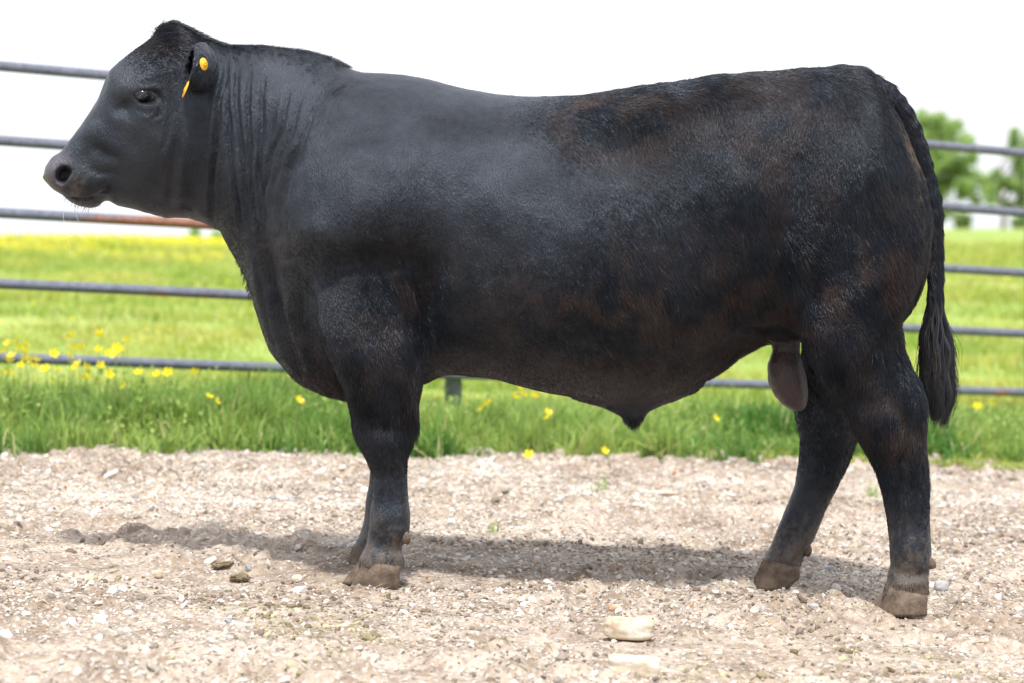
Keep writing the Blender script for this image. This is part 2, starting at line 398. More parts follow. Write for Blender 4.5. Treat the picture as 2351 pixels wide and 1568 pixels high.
# broad-leaved ground cover in the verge
def leaves(cx, cy, cz, s, col, tilt=.7):
    N = len(cx); az = R.uniform(0, 2 * math.pi, N); ti = R.normal(.3, tilt, N)
    d = np.stack([np.cos(az) * np.cos(ti), np.sin(az) * np.cos(ti), np.sin(ti)], -1)
    sd = np.stack([-np.sin(az), np.cos(az), np.zeros(N)], -1)
    nn_ = np.cross(sd, d)
    c = np.stack([cx, cy, cz], -1); s = s[:, None]
    p = [c, c + d * s * .5 + sd * s * .28 + nn_ * s * .06, c + d * s, c + d * s * .5 - sd * s * .28 + nn_ * s * .06]
    V = np.stack(p, 1).reshape(-1, 3); F = (np.array([[0, 1, 2], [0, 2, 3]])[None] + (np.arange(N) * 4)[:, None, None]).reshape(-1, 3)
    return V, F, np.repeat(col[:, None], 4, 1).reshape(-1, 3)
N = 26000
x = R.uniform(-1, 1, N) * 3.2; y = grass_edge(x) + .05 + np.abs(R.normal(0, .5, N))
k = fbm(xy3(x, y, 3), 2, 501) > .46; x, y = x[k], y[k]
z = ground_h(x, y) + R.rand(len(x)) ** 1.3 * (.05 + .12 * sstep(0, .5, y - grass_edge(x))) * np.where(x < -1.2, 1.5, 1)
v1 = leaves(x, y, z, R.uniform(.012, .035, len(x)), gcol(len(x), x, y, (.19, .33, .06), (.38, .50, .13)))
o = link('ground_cover', npmesh('ground_cover', v1[0], v1[1], False, {'tint': v1[2]}), None, gmat)
tag(o, 'small leafy weeds mixed into the green grass below the fence', 'weeds', kind='stuff')
# pasture behind the fence
N = 150000
y = 11.5 + R.rand(N) ** 1.8 * 26; x = R.uniform(-1, 1, N) * (y * .24 + 1.2)
L = (.02 + .09 * sstep(.35, .7, fbm(xy3(x, y, 1.6, .6), 3, 601)) + .02 * R.rand(N)) * (1 + (y - 12) * .02)
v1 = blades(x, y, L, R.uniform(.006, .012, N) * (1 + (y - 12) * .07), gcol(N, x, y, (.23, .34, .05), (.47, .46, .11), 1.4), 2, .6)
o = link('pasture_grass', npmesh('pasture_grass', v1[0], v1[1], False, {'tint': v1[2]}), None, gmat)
tag(o, 'sunny yellow green pasture grass covering the field beyond the fence', 'grass', kind='stuff')
# far buttercup bloom across the crest
N = 22000
y = 25 + R.rand(N) ** .7 * 13; x = -1.2 - R.rand(N) ** .8 * 6.5
k = (fbm(xy3(x, y, .9), 2, 701) > .44 + .015 * (36 - y)); x, y = x[k], y[k]
N2 = 1500; y2 = 13 + R.rand(N2) ** 1.4 * 60; x2 = R.uniform(-1, 1, N2) * y2 * .2
k = fbm(xy3(x2, y2, .8), 2, 711) > .55; x = np.concatenate([x, x2[k]]); y = np.concatenate([y, y2[k]])
z = ground_h(x, y) + .03 + .06 * R.rand(len(x))
v1 = leaves(x, y, z, R.uniform(.02, .035, len(x)) * 1.3, np.tile(np.array([[.78, .66, .03]]), (len(x), 1)), .4)
ym, n, b = mat_new('buttercup_yellow'); b.inputs['Base Color'].default_value = (.92, .78, .02, 1); b.inputs['Roughness'].default_value = .4
tr = n.nodes.new('ShaderNodeBsdfTranslucent'); tr.inputs[0].default_value = (.92, .78, .02, 1)
ms = n.nodes.new('ShaderNodeMixShader'); ms.inputs[0].default_value = .4
n.links.new(b.outputs[0], ms.inputs[1]); n.links.new(tr.outputs[0], ms.inputs[2]); n.links.new(ms.outputs[0], n.nodes['Material Output'].inputs[0])
o = link('field_buttercups', npmesh('field_buttercups', v1[0], v1[1], False, {'tint': v1[2]}), None, ym)
tag(o, 'haze of yellow buttercups along the far crest of the field', 'flowers', kind='stuff')

# individual buttercups
stm, n, b = mat_new('flower_stem'); b.inputs['Base Color'].default_value = (.16, .27, .06, 1); b.inputs['Roughness'].default_value = .6
def bloom_mesh():
    V, F = [], []
    for k in range(5):
        a0 = k * 2 * math.pi / 5
        for (r_, da, h) in ((.0, 0, 0), (.55, -.55, .28), (1.0, -.38, .62), (1.06, 0, .66), (1.0, .38, .62), (.55, .55, .28)):
            V.append((r_ * math.cos(a0 + da), r_ * math.sin(a0 + da), h))
        i = k * 6; F += [(i, i + 1, i + 2), (i, i + 2, i + 3), (i, i + 3, i + 4), (i, i + 4, i + 5)]
    i = len(V)
    for r_, h in ((.28, .22), (.18, .42)):
        for q in range(8): V.append((r_ * math.cos(q * .785), r_ * math.sin(q * .785), h))
    for q in range(8): F.append((i + q, i + (q + 1) % 8, i + 8 + (q + 1) % 8)); F.append((i + q, i + 8 + (q + 1) % 8, i + 8 + q))
    return npmesh('bloom', np.array(V, float), np.array(F), False)
bme = bloom_mesh(); bme.materials.append(ym)
left_fl = [(19,790),(40,783),(57,789),(46,800),(59,808),(6,811),(26,820),(21,831),(61,826),(70,834),(81,829),(49,841),(78,843),(106,849),(130,849),(122,814),(7,857),(21,856),
 (165,773),(230,768),(294,782),(171,801),(191,800),(225,804),(268,799),(281,805),(248,814),(265,818),(157,818),(167,840),(180,837),(170,850),(196,846),(200,868),(250,861),(231,840),(318,858),(351,864),(361,862),(387,857),(447,856),(287,888)]
ORD = ['leftmost', 'second from left', 'third from left', 'fourth from left', 'fifth from left', 'sixth from left', 'seventh from left', 'eighth from left', 'ninth from left', 'tenth from left', 'eleventh from left']
def rail_zone(u, v):
    d = v - (823.5 + .0336 * u)
    return 'above' if d < -13 else ('in front of' if d < 13 else 'below')
special = {(294,782): 'tallest single buttercup right of the left cluster, above the bottom rail', (230,768): 'highest yellow buttercup of all, over the bottom rail left of centre of the cluster',
 (165,773): 'buttercup standing high above the bottom rail, left of the highest one', (318,858): 'lone buttercup just under the bottom rail right of the cluster', (387,857): 'buttercup under the bottom rail, right of a close pair',
 (447,856): 'faint buttercup under the bottom rail, rightmost of the row', (287,888): 'low faded buttercup deep in the grass under the bottom rail',
 (351,864): 'left bloom of a close pair under the bottom rail', (361,862): 'right bloom of a close pair under the bottom rail'}
mid_fl = [(479,913,'left bloom of a buttercup pair in the grass below the neck'),(495,922,'right and lower bloom of a buttercup pair in the grass below the neck'),(685,921,'lone buttercup in the grass just left of the brisket'),
 (1123,927,'larger buttercup of a pair right of the fence post under the belly'),(1106,941,'lower left buttercup of a pair near the fence post under the belly'),(1190,892,'buttercup right under the belly line, topmost of its group'),
 (1181,913,'small buttercup left of the pale one under the belly'),(1226,911,'buttercup at the right of the group under the belly'),(1239,894,'half hidden buttercup touching the belly line'),(1257,949,'bigger buttercup of two stacked left of the sheath'),
 (1259,960,'smaller lower buttercup of two stacked left of the sheath'),(1198,906,'pale dim buttercup between brighter ones under the belly'),(1640,962,'lone buttercup in the grass left of the scrotum'),
 (1386,1037,'buttercup low at the gravel edge below the sheath'),(1215,1046,'dull buttercup low at the gravel edge below the belly'),(2275,929,'lone buttercup right of the tail switch below the bottom rail'),(2243,934,'dim buttercup close right of the tail switch')]
for i, f in enumerate([(a_, b_, None) for a_, b_ in left_fl] + mid_fl):
    u, v, lab = f
    Y = 11.0 + R.uniform(-.15, .35) if u < 900 else (11.1 + R.uniform(-.1, .3) if v < 1000 else 10.75)
    if u > 2000: Y = 12.6
    X, Z = XX(u, Y), ZZ(v, Y); g0 = float(ground_h(np.array(X), np.array(Y)))
    if Z < g0 + .03: Z = g0 + .03
    e = empty('buttercup', (X, Y, g0))
    grp = 'buttercups standing along the fence'
    if lab is None:
        lab = special.get((u, v))
        if lab is None:
            zn = rail_zone(u, v); fl = u < 150
            row = sorted(p_ for p_ in left_fl if (p_[0] < 150) == fl and rail_zone(*p_) == zn and p_ not in special)
            lab = '%s buttercup %s the bottom rail in %s' % (ORD[row.index((u, v))], zn, 'far left patch' if fl else 'second patch')
    tag(e, lab, 'flower', grp)
    bx_ = X + R.uniform(-.03, .03)
    t = np.linspace(0, 1, 6)
    P = np.stack([bx_ + (X - bx_) * t ** 1.5, Y + .02 * (1 - t), g0 - .01 + (Z - g0 + .01) * t], -1)
    V, F = pipe(P, .0012, 5)
    link('stem', npmesh('stem', V, F), e, stm)
    bo = bpy.data.objects.new('bloom', bme); COL.objects.link(bo); bo.parent = e
    bo.location = (0, 0, Z - g0); s = R.uniform(.017, .022); bo.scale = (s, s, s)
    bo.rotation_euler = (R.uniform(.4, 1.1), R.uniform(-.4, .4), R.uniform(0, 6))

# weed sprouts in the gravel
for (u, v, hgt, nb, lab) in ((1375, 1128, 60, 7, 'tall thin grass sprout in the gravel behind the belly'), (990, 1142, 22, 9, 'low leafy weed right of the front leg'),
                        (1132, 1222, 40, 8, 'weed sprout at the far edge of the shadow below the belly'), (2008, 1142, 52, 7, 'grass sprout seen between the two hind legs'), (1930, 1186, 22, 3, 'tiny grass sprout in the gravel between the hind legs, lower left of the larger one'),
                        (1130, 1105, 30, 6, 'faint weed in the gravel under the belly, uppermost')):
    x0, y0 = place_uv(u, v); hh = ws(hgt, y0)
    x = x0 + R.normal(0, hh * .18, nb * 2); y = y0 + R.normal(0, .015, nb * 2)
    v1 = blades(x, y, hh * R.uniform(.5, 1.1, nb * 2), R.uniform(.004, .007, nb * 2), gcol(nb * 2, x, y, (.12, .27, .04), (.24, .42, .07)), 4, .7)
    o = link('weed_sprout', npmesh('weed_sprout', v1[0], v1[1], False, {'tint': v1[2]}), None, gmat); tag(o, lab, 'weed')

# ------------------------------------------------------------------ trees far behind
bark, n, b = mat_new('bark'); b.inputs['Base Color'].default_value = (.20, .17, .14, 1); b.inputs['Roughness'].default_value = .9
lf, n, b = mat_new('tree_leaves')
a = attr(n, 'tint'); n.links.new(a.outputs['Color'], b.inputs['Base Color']); b.inputs['Roughness'].default_value = .5
tr = n.nodes.new('ShaderNodeBsdfTranslucent'); n.links.new(a.outputs['Color'], tr.inputs[0])
ms = n.nodes.new('ShaderNodeMixShader'); ms.inputs[0].default_value = .55
n.links.new(b.outputs[0], ms.inputs[1]); n.links.new(tr.outputs[0], ms.inputs[2]); n.links.new(ms.outputs[0], n.nodes['Material Output'].inputs[0])
def tree(name, label, cat, u, Y, blobs, nleaf, leaf, trunk=True, dark=1., group=None):
    X = XX(u, Y); g0 = float(ground_base(np.array(X), np.array(float(Y))))
    e = empty(name, (X, Y, g0)); tag(e, label, cat, group)
    pts, cols = [], []
    tot = sum(bq[2] * bq[3] for bq in blobs)
    sub = []
    for (bu, bv, ru, rv) in blobs:
        cx, cz = XX(bu, Y), ZZ(bv, Y); rx, rz = ws(ru, Y) * 1.5, ws(rv, Y) * 1.4
        m = max(3, int(9 * ru * rv / 900))
        for _ in range(m):          # clumps of leaves within each limb's mass
            q = R.normal(0, .5, 3); sub.append((cx + q[0] * rx, Y + q[1] * rx, cz + q[2] * rz, min(rx, rz) * R.uniform(.25, .5), ru * rv / m))
    wsum = sum(s[4] for s in sub)
    for s in sub:
        k = int(nleaf * s[4] / wsum) + 1
        q = R.normal(0, 1, (k, 3)); q /= np.linalg.norm(q, axis=1)[:, None]; q *= (R.rand(k, 1) ** .45)
        pts.append(np.array(s[:3]) + q * s[3] * np.array([1.3, 1.3, .9]))
        t = np.clip(R.normal(.5, .25, k) + R.normal(0, .15), 0, 1)[:, None]
        cols.append(np.array([.30, .44, .14]) * (1 - t) * dark + np.array([.50, .64, .26]) * t * dark)
    P = np.concatenate(pts); C = np.concatenate(cols)
    v1 = leaves(P[:, 0], P[:, 1], P[:, 2], R.uniform(.7, 1.3, len(P)) * leaf, C, .9)
    link('crown', npmesh('crown', v1[0], v1[1], False, {'tint': v1[2]}), e, lf)
    if trunk:
        Vs, Fq, Ft, off = [], [], [], 0
        top = max(s[2] for s in sub)
        def add(P, r):
            nonlocal off
            V, F = pipe(P, r, 8); Vs.append(V); Fq.append(F[0] + off); Ft.append(F[1] + off); off += len(V)
        hgt = top - g0; tw = .028 * hgt
        tp = [(X + R.normal(0, .012 * hgt) * i, Y, g0 - .1 + hgt * .85 * i / 6) for i in range(7)]
        add(tp, np.linspace(tw, tw * .25, 7))
        for s in sub[::max(1, len(sub) // 16)]:
            zb = min(g0 + hgt * .8, max(g0 + hgt * .22, s[2] - abs(s[0] - X) * .8)); i = int((zb - g0) / hgt / .85 * 6); i = min(5, max(0, i))
            A0 = np.array(tp[i]); B0 = np.array(s[:3]); M = (A0 + B0) / 2 + np.array([0, 0, .06 * hgt])
            add([A0, M, B0], [tw * .4, tw * .25, tw * .08])
        link('trunk', npmesh('trunk', np.concatenate(Vs), [np.concatenate(Fq), np.concatenate(Ft)]), e, bark)
tree('maple_tree', 'tall bright green tree right behind the tail, cut by the two upper rails', 'tree', 2140, 150,
     [(2130, 310, 44, 34), (2170, 298, 34, 24), (2198, 318, 26, 16), (2150, 350, 50, 26), (2165, 385, 50, 28), (2205, 405, 44, 26), (2232, 425, 34, 20), (2120, 430, 44, 30), (2165, 440, 30, 14), (2060, 380, 50, 60), (2110, 380, 40, 50)], 15000, .33)
tree('open_crown_tree', 'thin branched green tree at the right edge with sky showing through', 'tree', 2302, 135,
     [(2345, 330, 16, 22), (2330, 380, 20, 16), (2310, 425, 26, 12), (2345, 420, 22, 40), (2285, 410, 16, 12), (2330, 470, 22, 16), (2390, 380, 40, 60), (2270, 450, 14, 10), (2350, 400, 24, 60), (2318, 400, 20, 14)], 8000, .28)
tree('leafy_bush', 'dark round bush at the foot of the trees, behind the lower rail at right', 'bush', 2215, 130, [(2215, 505, 32, 14), (2185, 512, 26, 12)], 2600, .3, False, .75)
tree('leafy_bush', 'pale green bush partly hidden by the tail at the foot of the trees', 'bush', 2150, 145, [(2150, 500, 28, 16), (2120, 505, 30, 18), (2165, 480, 22, 8)], 2400, .3, False, 1.1)
tree('leafy_bush', 'low bush at the right edge at the foot of the thin tree', 'bush', 2335, 140, [(2325, 512, 24, 10), (2370, 505, 28, 16)], 1800, .3, False, .85)
tree('leafy_bush', 'small pale bush on the skyline left of the neck', 'bush', 470, 70, [(460, 540, 22, 9), (490, 543, 22, 11), (520, 545, 24, 13)], 1500, .16, False, 1.2)

# ================================================================== THE BULL
Y0 = 7.40
VOX = 0.006
x0, x1, y0_, y1_, z0_, z1_ = -1.30, 1.19, 6.94, 7.88, -.03, 1.56
gxs = np.arange(x0, x1, VOX).astype(np.float32); gys = np.arange(y0_, y1_, VOX).astype(np.float32); gzs = np.arange(z0_, z1_, VOX).astype(np.float32)
NX, NY, NZ = len(gxs), len(gys), len(gzs)
FLD = np.full((NX, NY, NZ), .3, np.float32)
def smin(a, b, k):
    h = np.clip(.5 + .5 * (b - a) / k, 0, 1); return b * (1 - h) + a * h - k * h * (1 - h)
def box(xa, xb, ya, yb, za, zb):
    i = slice(max(0, int((xa - x0) / VOX)), min(NX, int((xb - x0) / VOX) + 2))
    j = slice(max(0, int((ya - y0_) / VOX)), min(NY, int((yb - y0_) / VOX) + 2))
    k = slice(max(0, int((za - z0_) / VOX)), min(NZ, int((zb - z0_) / VOX) + 2))
    return i, j, k, gxs[i][:, None, None], gys[j][None, :, None], gzs[k][None, None, :]
def uni(sl, f, k=.03):
    FLD[sl[:3]] = smin(FLD[sl[:3]], f.astype(np.float32), k)
def carve(sl, f, k=.01):
    FLD[sl[:3]] = -smin(-FLD[sl[:3]], f.astype(np.float32), k)

# ---- relief on the flank, in side-view coordinates (u, v, su, sv, rotation, amount in metres outwards)
RELIEF = [
 (760, 455, 90, 110, 10, .036), (730, 545, 55, 45, 0, .030), (850, 330, 60, 110, -25, .014), (790, 300, 26, 60, 20, -.010), (1000, 520, 30, 70, 10, -.010), (900, 480, 40, 60, 20, .008), (1110, 400, 30, 160, 12, -.006), (1180, 470, 26, 170, 10, .005), (1270, 450, 26, 160, 10, -.004), (1350, 470, 30, 160, 8, .004), (930, 520, 70, 60, 0, .012), (880, 440, 90, 60, 0, .008),
 (870, 600, 90, 26, 4, -.018), (985, 700, 26, 90, 8, -.060), (1030, 780, 60, 60, 0, -.030),
 (610, 470, 34, 130, 4, -.030), (630, 620, 24, 90, 0, -.030), (600, 300, 60, 120, 0, .008),
 (1240, 470, 230, 140, 0, .020), (1180, 300, 60, 60, 0, .006), (1500, 560, 170, 90, 15, .012), (1370, 690, 230, 90, 6, .014),
 (1560, 330, 120, 60, 0, -.016), (1720, 700, 80, 50, -20, -.030), (1620, 480, 110, 60, -25, .006), (1690, 240, 45, 35, 0, .016),
 (1930, 480, 100, 130, 0, .030), (1850, 640, 60, 70, 0, .022), (1760, 420, 50, 120, 10, -.010), (1830, 290, 80, 70, 0, .010), (2040, 400, 34, 120, 12, .012),
 (1740, 560, 50, 60, 0, -.012), (1420, 250, 120, 24, -8, .006), (1300, 240, 200, 20, -3, -.006),
 (990, 400, 40, 120, 14, -.006), (1090, 560, 40, 130, 5, -.006), (690, 240, 50, 60, 0, .008), (830, 200, 40, 34, 0, .008),
]
def relief(x, z):
    u = 1175.5 + x / Y0 * FPX; v = 560 - (z - EYE) / Y0 * FPX
    r = np.zeros(np.broadcast(u, v).shape)
    for (cu, cv, su, sv, rot, am) in RELIEF:
        a = math.radians(rot); du = u - cu; dv = v - cv
        p = du * math.cos(a) + dv * math.sin(a); q = -du * math.sin(a) + dv * math.cos(a)
        r = r + 1.25 * am * np.exp(-.5 * ((p / su) ** 2 + (q / sv) ** 2))
    return r
# ---- trunk and neck: vertical slices  u, top, bottom, half width, widest point, top exponent, bottom exponent
T = np.array([
 (440, 74, 470, .105, .52, 1.9, 2.0), (470, 86, 498, .130, .52, 1.9, 2.0), (500, 98, 524, .145, .52, 1.9, 2.0), (530, 104, 576, .158, .54, 1.9, 1.9),
 (565, 105, 645, .172, .54, 1.9, 1.8), (590, 105, 730, .185, .52, 1.9, 1.7), (620, 106, 808, .198, .5, 1.9, 1.6), (650, 109, 845, .215, .48, 1.9, 1.6), (680, 113, 878, .238, .48, 1.85, 1.6),
 (720, 121, 898, .268, .48, 1.8, 1.6), (760, 136, 911, .296, .50, 1.8, 1.7), (800, 157, 916, .316, .50, 1.8, 1.8), (840, 168, 912, .330, .50, 1.8, 2.0),
 (880, 169, 902, .334, .50, 1.85, 2.0), (920, 173, 892, .328, .50, 1.9, 2.1), (970, 183, 880, .325, .51, 2., 2.2), (1040, 201, 860, .336, .53, 2.05, 2.3),
 (1130, 218, 868, .352, .55, 2.1, 2.3), (1200, 222, 886, .362, .56, 2.15, 2.3), (1280, 223, 904, .368, .57, 2.2, 2.3), (1360, 216, 916, .366, .57, 2.25, 2.2),
 (1420, 207, 920, .360, .56, 2.3, 2.2), (1480, 198, 915, .352, .55, 2.35, 2.1), (1560, 188, 896, .340, .53, 2.4, 2.1), (1640, 173, 862, .328, .51, 2.4, 2.0),
 (1700, 168, 818, .320, .50, 2.4, 2.0), (1760, 164, 785, .315, .50, 2.3, 2.0), (1820, 160, 780, .312, .50, 2.25, 2.1), (1880, 157, 778, .308, .50, 2.2, 2.2),
 (1940, 150, 775, .300, .50, 2.1, 2.2), (1985, 158, 772, .282, .50, 2.1, 2.2), (2010, 190, 768, .264, .50, 2.1, 2.2), (2040, 240, 752, .238, .50, 2.1, 2.2),
 (2065, 290, 735, .208, .50, 2.1, 2.2), (2090, 345, 702, .172, .50, 2.1, 2.2), (2110, 395, 655, .132, .50, 2.1, 2.1), (2124, 448, 612, .08, .50, 2., 2.), (2131, 490, 570, .035, .50, 2., 2.)])
def slab(sl, P, q):
    (ztop, zbot, hw, c, nt_, nb_) = P
    H = np.maximum(ztop - zbot, 1e-3); t = (ztop - q[1]) / H
    up = t < c
    dn = np.where(up, (c - t) / c, (t - c) / (1 - c)); n_ = np.where(up, nt_, nb_)
    ay = q[0]
    f = ((np.abs(ay) / hw) ** n_ + dn ** n_) ** (1 / n_) - 1
    return f * np.minimum(hw, H * .5)
xa, xb = XX(440, Y0), XX(2131, Y0)
sl = box(xa, xb, 6.95, 7.86, ZZ(925, Y0) - .02, ZZ(85, Y0) + .05)
u1 = 1175.5 + sl[3] / Y0 * FPX
def ti(j): return herm(u1, T[:, 0], T[:, j])
rel = relief(sl[3][:, :, :], sl[5])
edge = 1
yy = np.abs(sl[4] - Y0)
P = (ZZ(ti(1), Y0), ZZ(ti(2), Y0), ti(3), ti(4), ti(5), ti(6))
tt = np.clip((P[0] - sl[5]) / (P[0] - P[1]), 0, 1); rel = rel * np.clip(4 * tt * (1 - tt), 0, 1) ** .5
f = slab(sl, (P[0], P[1], np.maximum(P[2] + rel, .02), P[3], P[4], P[5]), (yy, sl[5]))
f = np.maximum(f, xa - sl[3])
uni(sl, f, .02)

# ---- head in a rotated frame
HO = np.array([440., 235.]); HA = np.array([-.87, .493]); HP = np.array([-.493, -.87])
htop = [(480, 92), (450, 73), (430, 62), (415, 54), (397, 50), (370, 62), (351, 90), (315, 113), (280, 139), (256, 161), (242, 190), (227, 227), (205, 264), (176, 304), (146, 346), (124, 359), (110, 381), (106, 399)]
hbot = [(113, 421), (128, 439), (150, 450), (161, 460), (183, 472), (209, 478), (227, 474), (238, 463), (249, 460), (271, 472), (315, 481), (351, 492), (384, 501), (406, 500), (439, 501), (487, 512)]
def fr(pts):
    d = np.array(pts, float) - HO; s = d @ HA; t = d @ HP; i = np.argsort(s); return s[i], t[i]
st_, tt_ = fr(htop); sb_, tb_ = fr(hbot)
# keep the end of the muzzle round
U1 = 1175.5 + sl[3] * 0
sl = box(XX(96, Y0), XX(505, Y0), 7.18, 7.62, ZZ(520, Y0), ZZ(40, Y0))
u = 1175.5 + sl[3] / Y0 * FPX; v = 560 - (sl[5] - EYE) / Y0 * FPX
s = (u - HO[0]) * HA[0] + (v - HO[1]) * HA[1]; t = (u - HO[0]) * HP[0] + (v - HO[1]) * HP[1]
top = np.interp(s, st_, tt_); bot = np.interp(s, sb_, tb_)
hw = herm(s, [-120, -60, -10, 50, 95, 130, 170, 220, 270, 310, 345, 365, 377], [.10, .118, .135, .140, .142, .132, .115, .098, .090, .096, .096, .080, .045])
hw = hw * 1.0
SC = Y0 / FPX
H = np.maximum(top - bot, 4); q = (top - t) / H
c = .42; up = q < c
dn = np.where(up, (c - q) / c, (q - c) / (1 - c)); nn_ = np.where(up, 2.6, 2.0)
jaw = herm(s, [-60, 40, 120, 200, 300, 380], [.0, .0, .004, .0, 0, 0])
f = ((np.abs(sl[4] - Y0) / hw) ** nn_ + np.abs(dn) ** nn_) ** (1 / nn_) - 1
f = f * np.minimum(hw, H * SC * .5)
f = np.maximum(f, (s - 377.5) * SC)
f = np.maximum(f, (-s - 75) * SC)
uni(sl, f, .03)
# head bumps: (u, v, r_u, r_v, depth from midline, r_y)
def ell(u, v, Y, ru, rv, ry, rot=0, k=.02, sub=False):
    X, Z = XX(u, Y), ZZ(v, Y); a, c_, ry = ws(ru, Y), ws(rv, Y), ry
    m = max(a, c_, ry) + .05
    sl = box(X - m, X + m, Y - m, Y + m, Z - m, Z + m)
    dx, dz = sl[3] - X, -(sl[5] - Z); r = math.radians(rot)
    p = dx * math.cos(r) + dz * math.sin(r); q = -dx * math.sin(r) + dz * math.cos(r)
    f = (np.sqrt((p / a) ** 2 + ((sl[4] - Y) / ry) ** 2 + (q / c_) ** 2) - 1) * min(a, c_, ry)
    (carve if sub else uni)(sl, f, k)
for sgn in (-1, 1):
    def yy_(d): return Y0 + sgn * d
    ell(338, 190, yy_(.110), 46, 24, .030, -30, .03)            # brow
    ell(345, 262, yy_(.105), 44, 20, .022, 20, .03)             # cheekbone under the eye
    ell(425, 330, yy_(.085), 50, 95, .050, 10, .04)             # jaw muscle
    ell(275, 335, yy_(.080), 60, 22, .026, 30, .03)             # facial crest
    ell(274, 244, yy_(.146), 30, 18, .034, 30, .03, True)       # hollow before the eye
    ell(196, 410, yy_(.078), 34, 26, .024, 20, .03)             # upper lip
    ell(141, 400, yy_(.066), 24, 34, .028, 15, .012)            # nostril wing
    ell(341, 224, yy_(.146), 24, 17, .024, 0, .010, True)       # eye socket
    ell(340, 203, yy_(.136), 27, 7, .013, -4, .008)             # upper lid
    ell(343, 243, yy_(.132), 22, 5, .010, 6, .008)              # lower lid
# ---- muzzle nostril
for sgn in (-1, 1):
    ell(145, 401, Y0 + sgn * .086, 17, 21, .034, 28, .006, True); ell(157, 394, Y0 + sgn * .096, 9, 8, .020, 0, .006, True)

# ---- legs: horizontal slices  v, front u, rear u, depth of the leg, half thickness
def leg(rows, k=.04, kb=None, vcut=None):
    A = np.array(rows, float)
    Yc = A[:, 3]; zz = ZZ(A[:, 0], Yc); xf = XX(A[:, 1], Yc); xr = XX(A[:, 2], Yc)
    o = np.argsort(zz); zz = zz[o]; xf, xr, Yc, hy = xf[o], xr[o], Yc[o], A[o, 4]
    sl = box(xf.min() - .02, xr.max() + .02, (Yc - hy).min() - .02, (Yc + hy).max() + .02, zz[0] - .01, zz[-1])
    z = sl[5]
    a, b_, yc, h = (herm(z, zz, q) for q in (xf, xr, Yc, hy))
    xc, hx = (a + b_) / 2, (b_ - a) / 2
    nn2 = 2.2
    f = ((np.abs(sl[3] - xc) / hx) ** nn2 + (np.abs(sl[4] - yc) / h) ** nn2) ** (1 / nn2) - 1
    f = f * np.minimum(hx, h)
    f = np.maximum(f, zz[0] - z)
    f = np.maximum(f, z - zz[-1])
    uni(sl, f, k)
NF = 7.19
leg([(430, 800, 900, 7.24, .03), (540, 752, 948, 7.225, .045), (620, 722, 957, 7.205, .078), (690, 716, 958, 7.18, .098), (750, 724, 962, 7.172, .104), (800, 745, 969, 7.165, .102), (850, 769, 970, 7.17, .094), (886, 787, 966, 7.175, .086),
     (922, 800, 957, 7.18, .078), (955, 807, 954, NF, .072), (985, 811, 952, NF, .068), (1010, 820, 944, NF, .064), (1035, 833, 936, NF, .060), (1055, 843, 934, NF, .056), (1100, 855, 935, NF, .046),
     (1143, 853, 939, NF, .046), (1181, 848, 943, NF, .050), (1219, 846, 941, NF, .055), (1240, 843, 932, NF, .056), (1262, 835, 921, NF, .057), (1282, 826, 925, NF, .062), (1300, 822, 926, NF, .064)], .045)
FF_ = 7.62
leg([(640, 740, 930, 7.60, .10), (800, 755, 945, 7.6, .095), (900, 800, 940, 7.61, .075), (985, 818, 930, FF_, .064), (1040, 834, 918, FF_, .056), (1073, 849, 915, FF_, .048), (1117, 845, 915, FF_, .046), (1150, 838, 912, FF_, .046),
     (1194, 834, 910, FF_, .050), (1217, 828, 902, FF_, .054), (1245, 816, 892, FF_, .056), (1268, 806, 886, FF_, .055)], .04)
NH = 7.19
leg([(300, 1900, 2000, 7.25, .02), (400, 1870, 2060, 7.22, .07), (500, 1848, 2105, 7.20, .105), (600, 1838, 2118, 7.185, .120), (680, 1836, 2096, 7.18, .12), (745, 1838, 2068, 7.18, .112), (790, 1850, 2070, 7.18, .104), (830, 1864, 2081, 7.18, .096), (880, 1890, 2107, 7.18, .085),
     (930, 1920, 2122, 7.18, .076), (970, 1946, 2120, 7.18, .070), (1008, 1971, 2118, 7.18, .066), (1058, 2002, 2122, NH, .060), (1122, 2025, 2128, NH, .052), (1196, 2037, 2134, NH, .049), (1254, 2043, 2138, NH, .052),
     (1290, 2044, 2137, NH, .056), (1313, 2042, 2134, NH, .057), (1340, 2035, 2131, NH, .062), (1366, 2029, 2133, NH, .064)], .05)
FH = 7.61
leg([(620, 1850, 2050, 7.60, .11), (780, 1846, 2010, 7.60, .10), (850, 1842, 2000, 7.60, .09), (900, 1836, 2000, FH, .08), (940, 1826, 1994, FH, .074), (976, 1832, 1978, FH, .068), (1008, 1837, 1966, FH, .064), (1055, 1835, 1950, FH, .058),
     (1105, 1826, 1929, FH, .052), (1143, 1813, 1911, FH, .048), (1181, 1797, 1893, FH, .047), (1219, 1783, 1877, FH, .050), (1245, 1774, 1866, FH, .054), (1265, 1765, 1852, FH, .055), (1283, 1756, 1842, FH, .056), (1306, 1748, 1836, FH, .054)], .045)
# ---- sheath and scrotum
leg([(860, 1360, 1600, Y0, .06), (895, 1330, 1600, Y0, .06), (915, 1338, 1560, Y0, .050), (932, 1376, 1515, Y0, .038), (945, 1406, 1490, Y0, .028), (957, 1426, 1480, Y0, .021), (967, 1431, 1474, Y0, .015)], .03)
leg([(730, 1766, 1846, 7.37, .05), (765, 1769, 1840, 7.37, .042), (802, 1774, 1836, 7.37, .040), (838, 1763, 1843, 7.37, .058), (870, 1764, 1850, 7.37, .066), (905, 1778, 1852, 7.37, .062), (928, 1797, 1848, 7.37, .044), (938, 1811, 1844, 7.37, .030), (942, 1820, 1838, 7.37, .014)], .012)
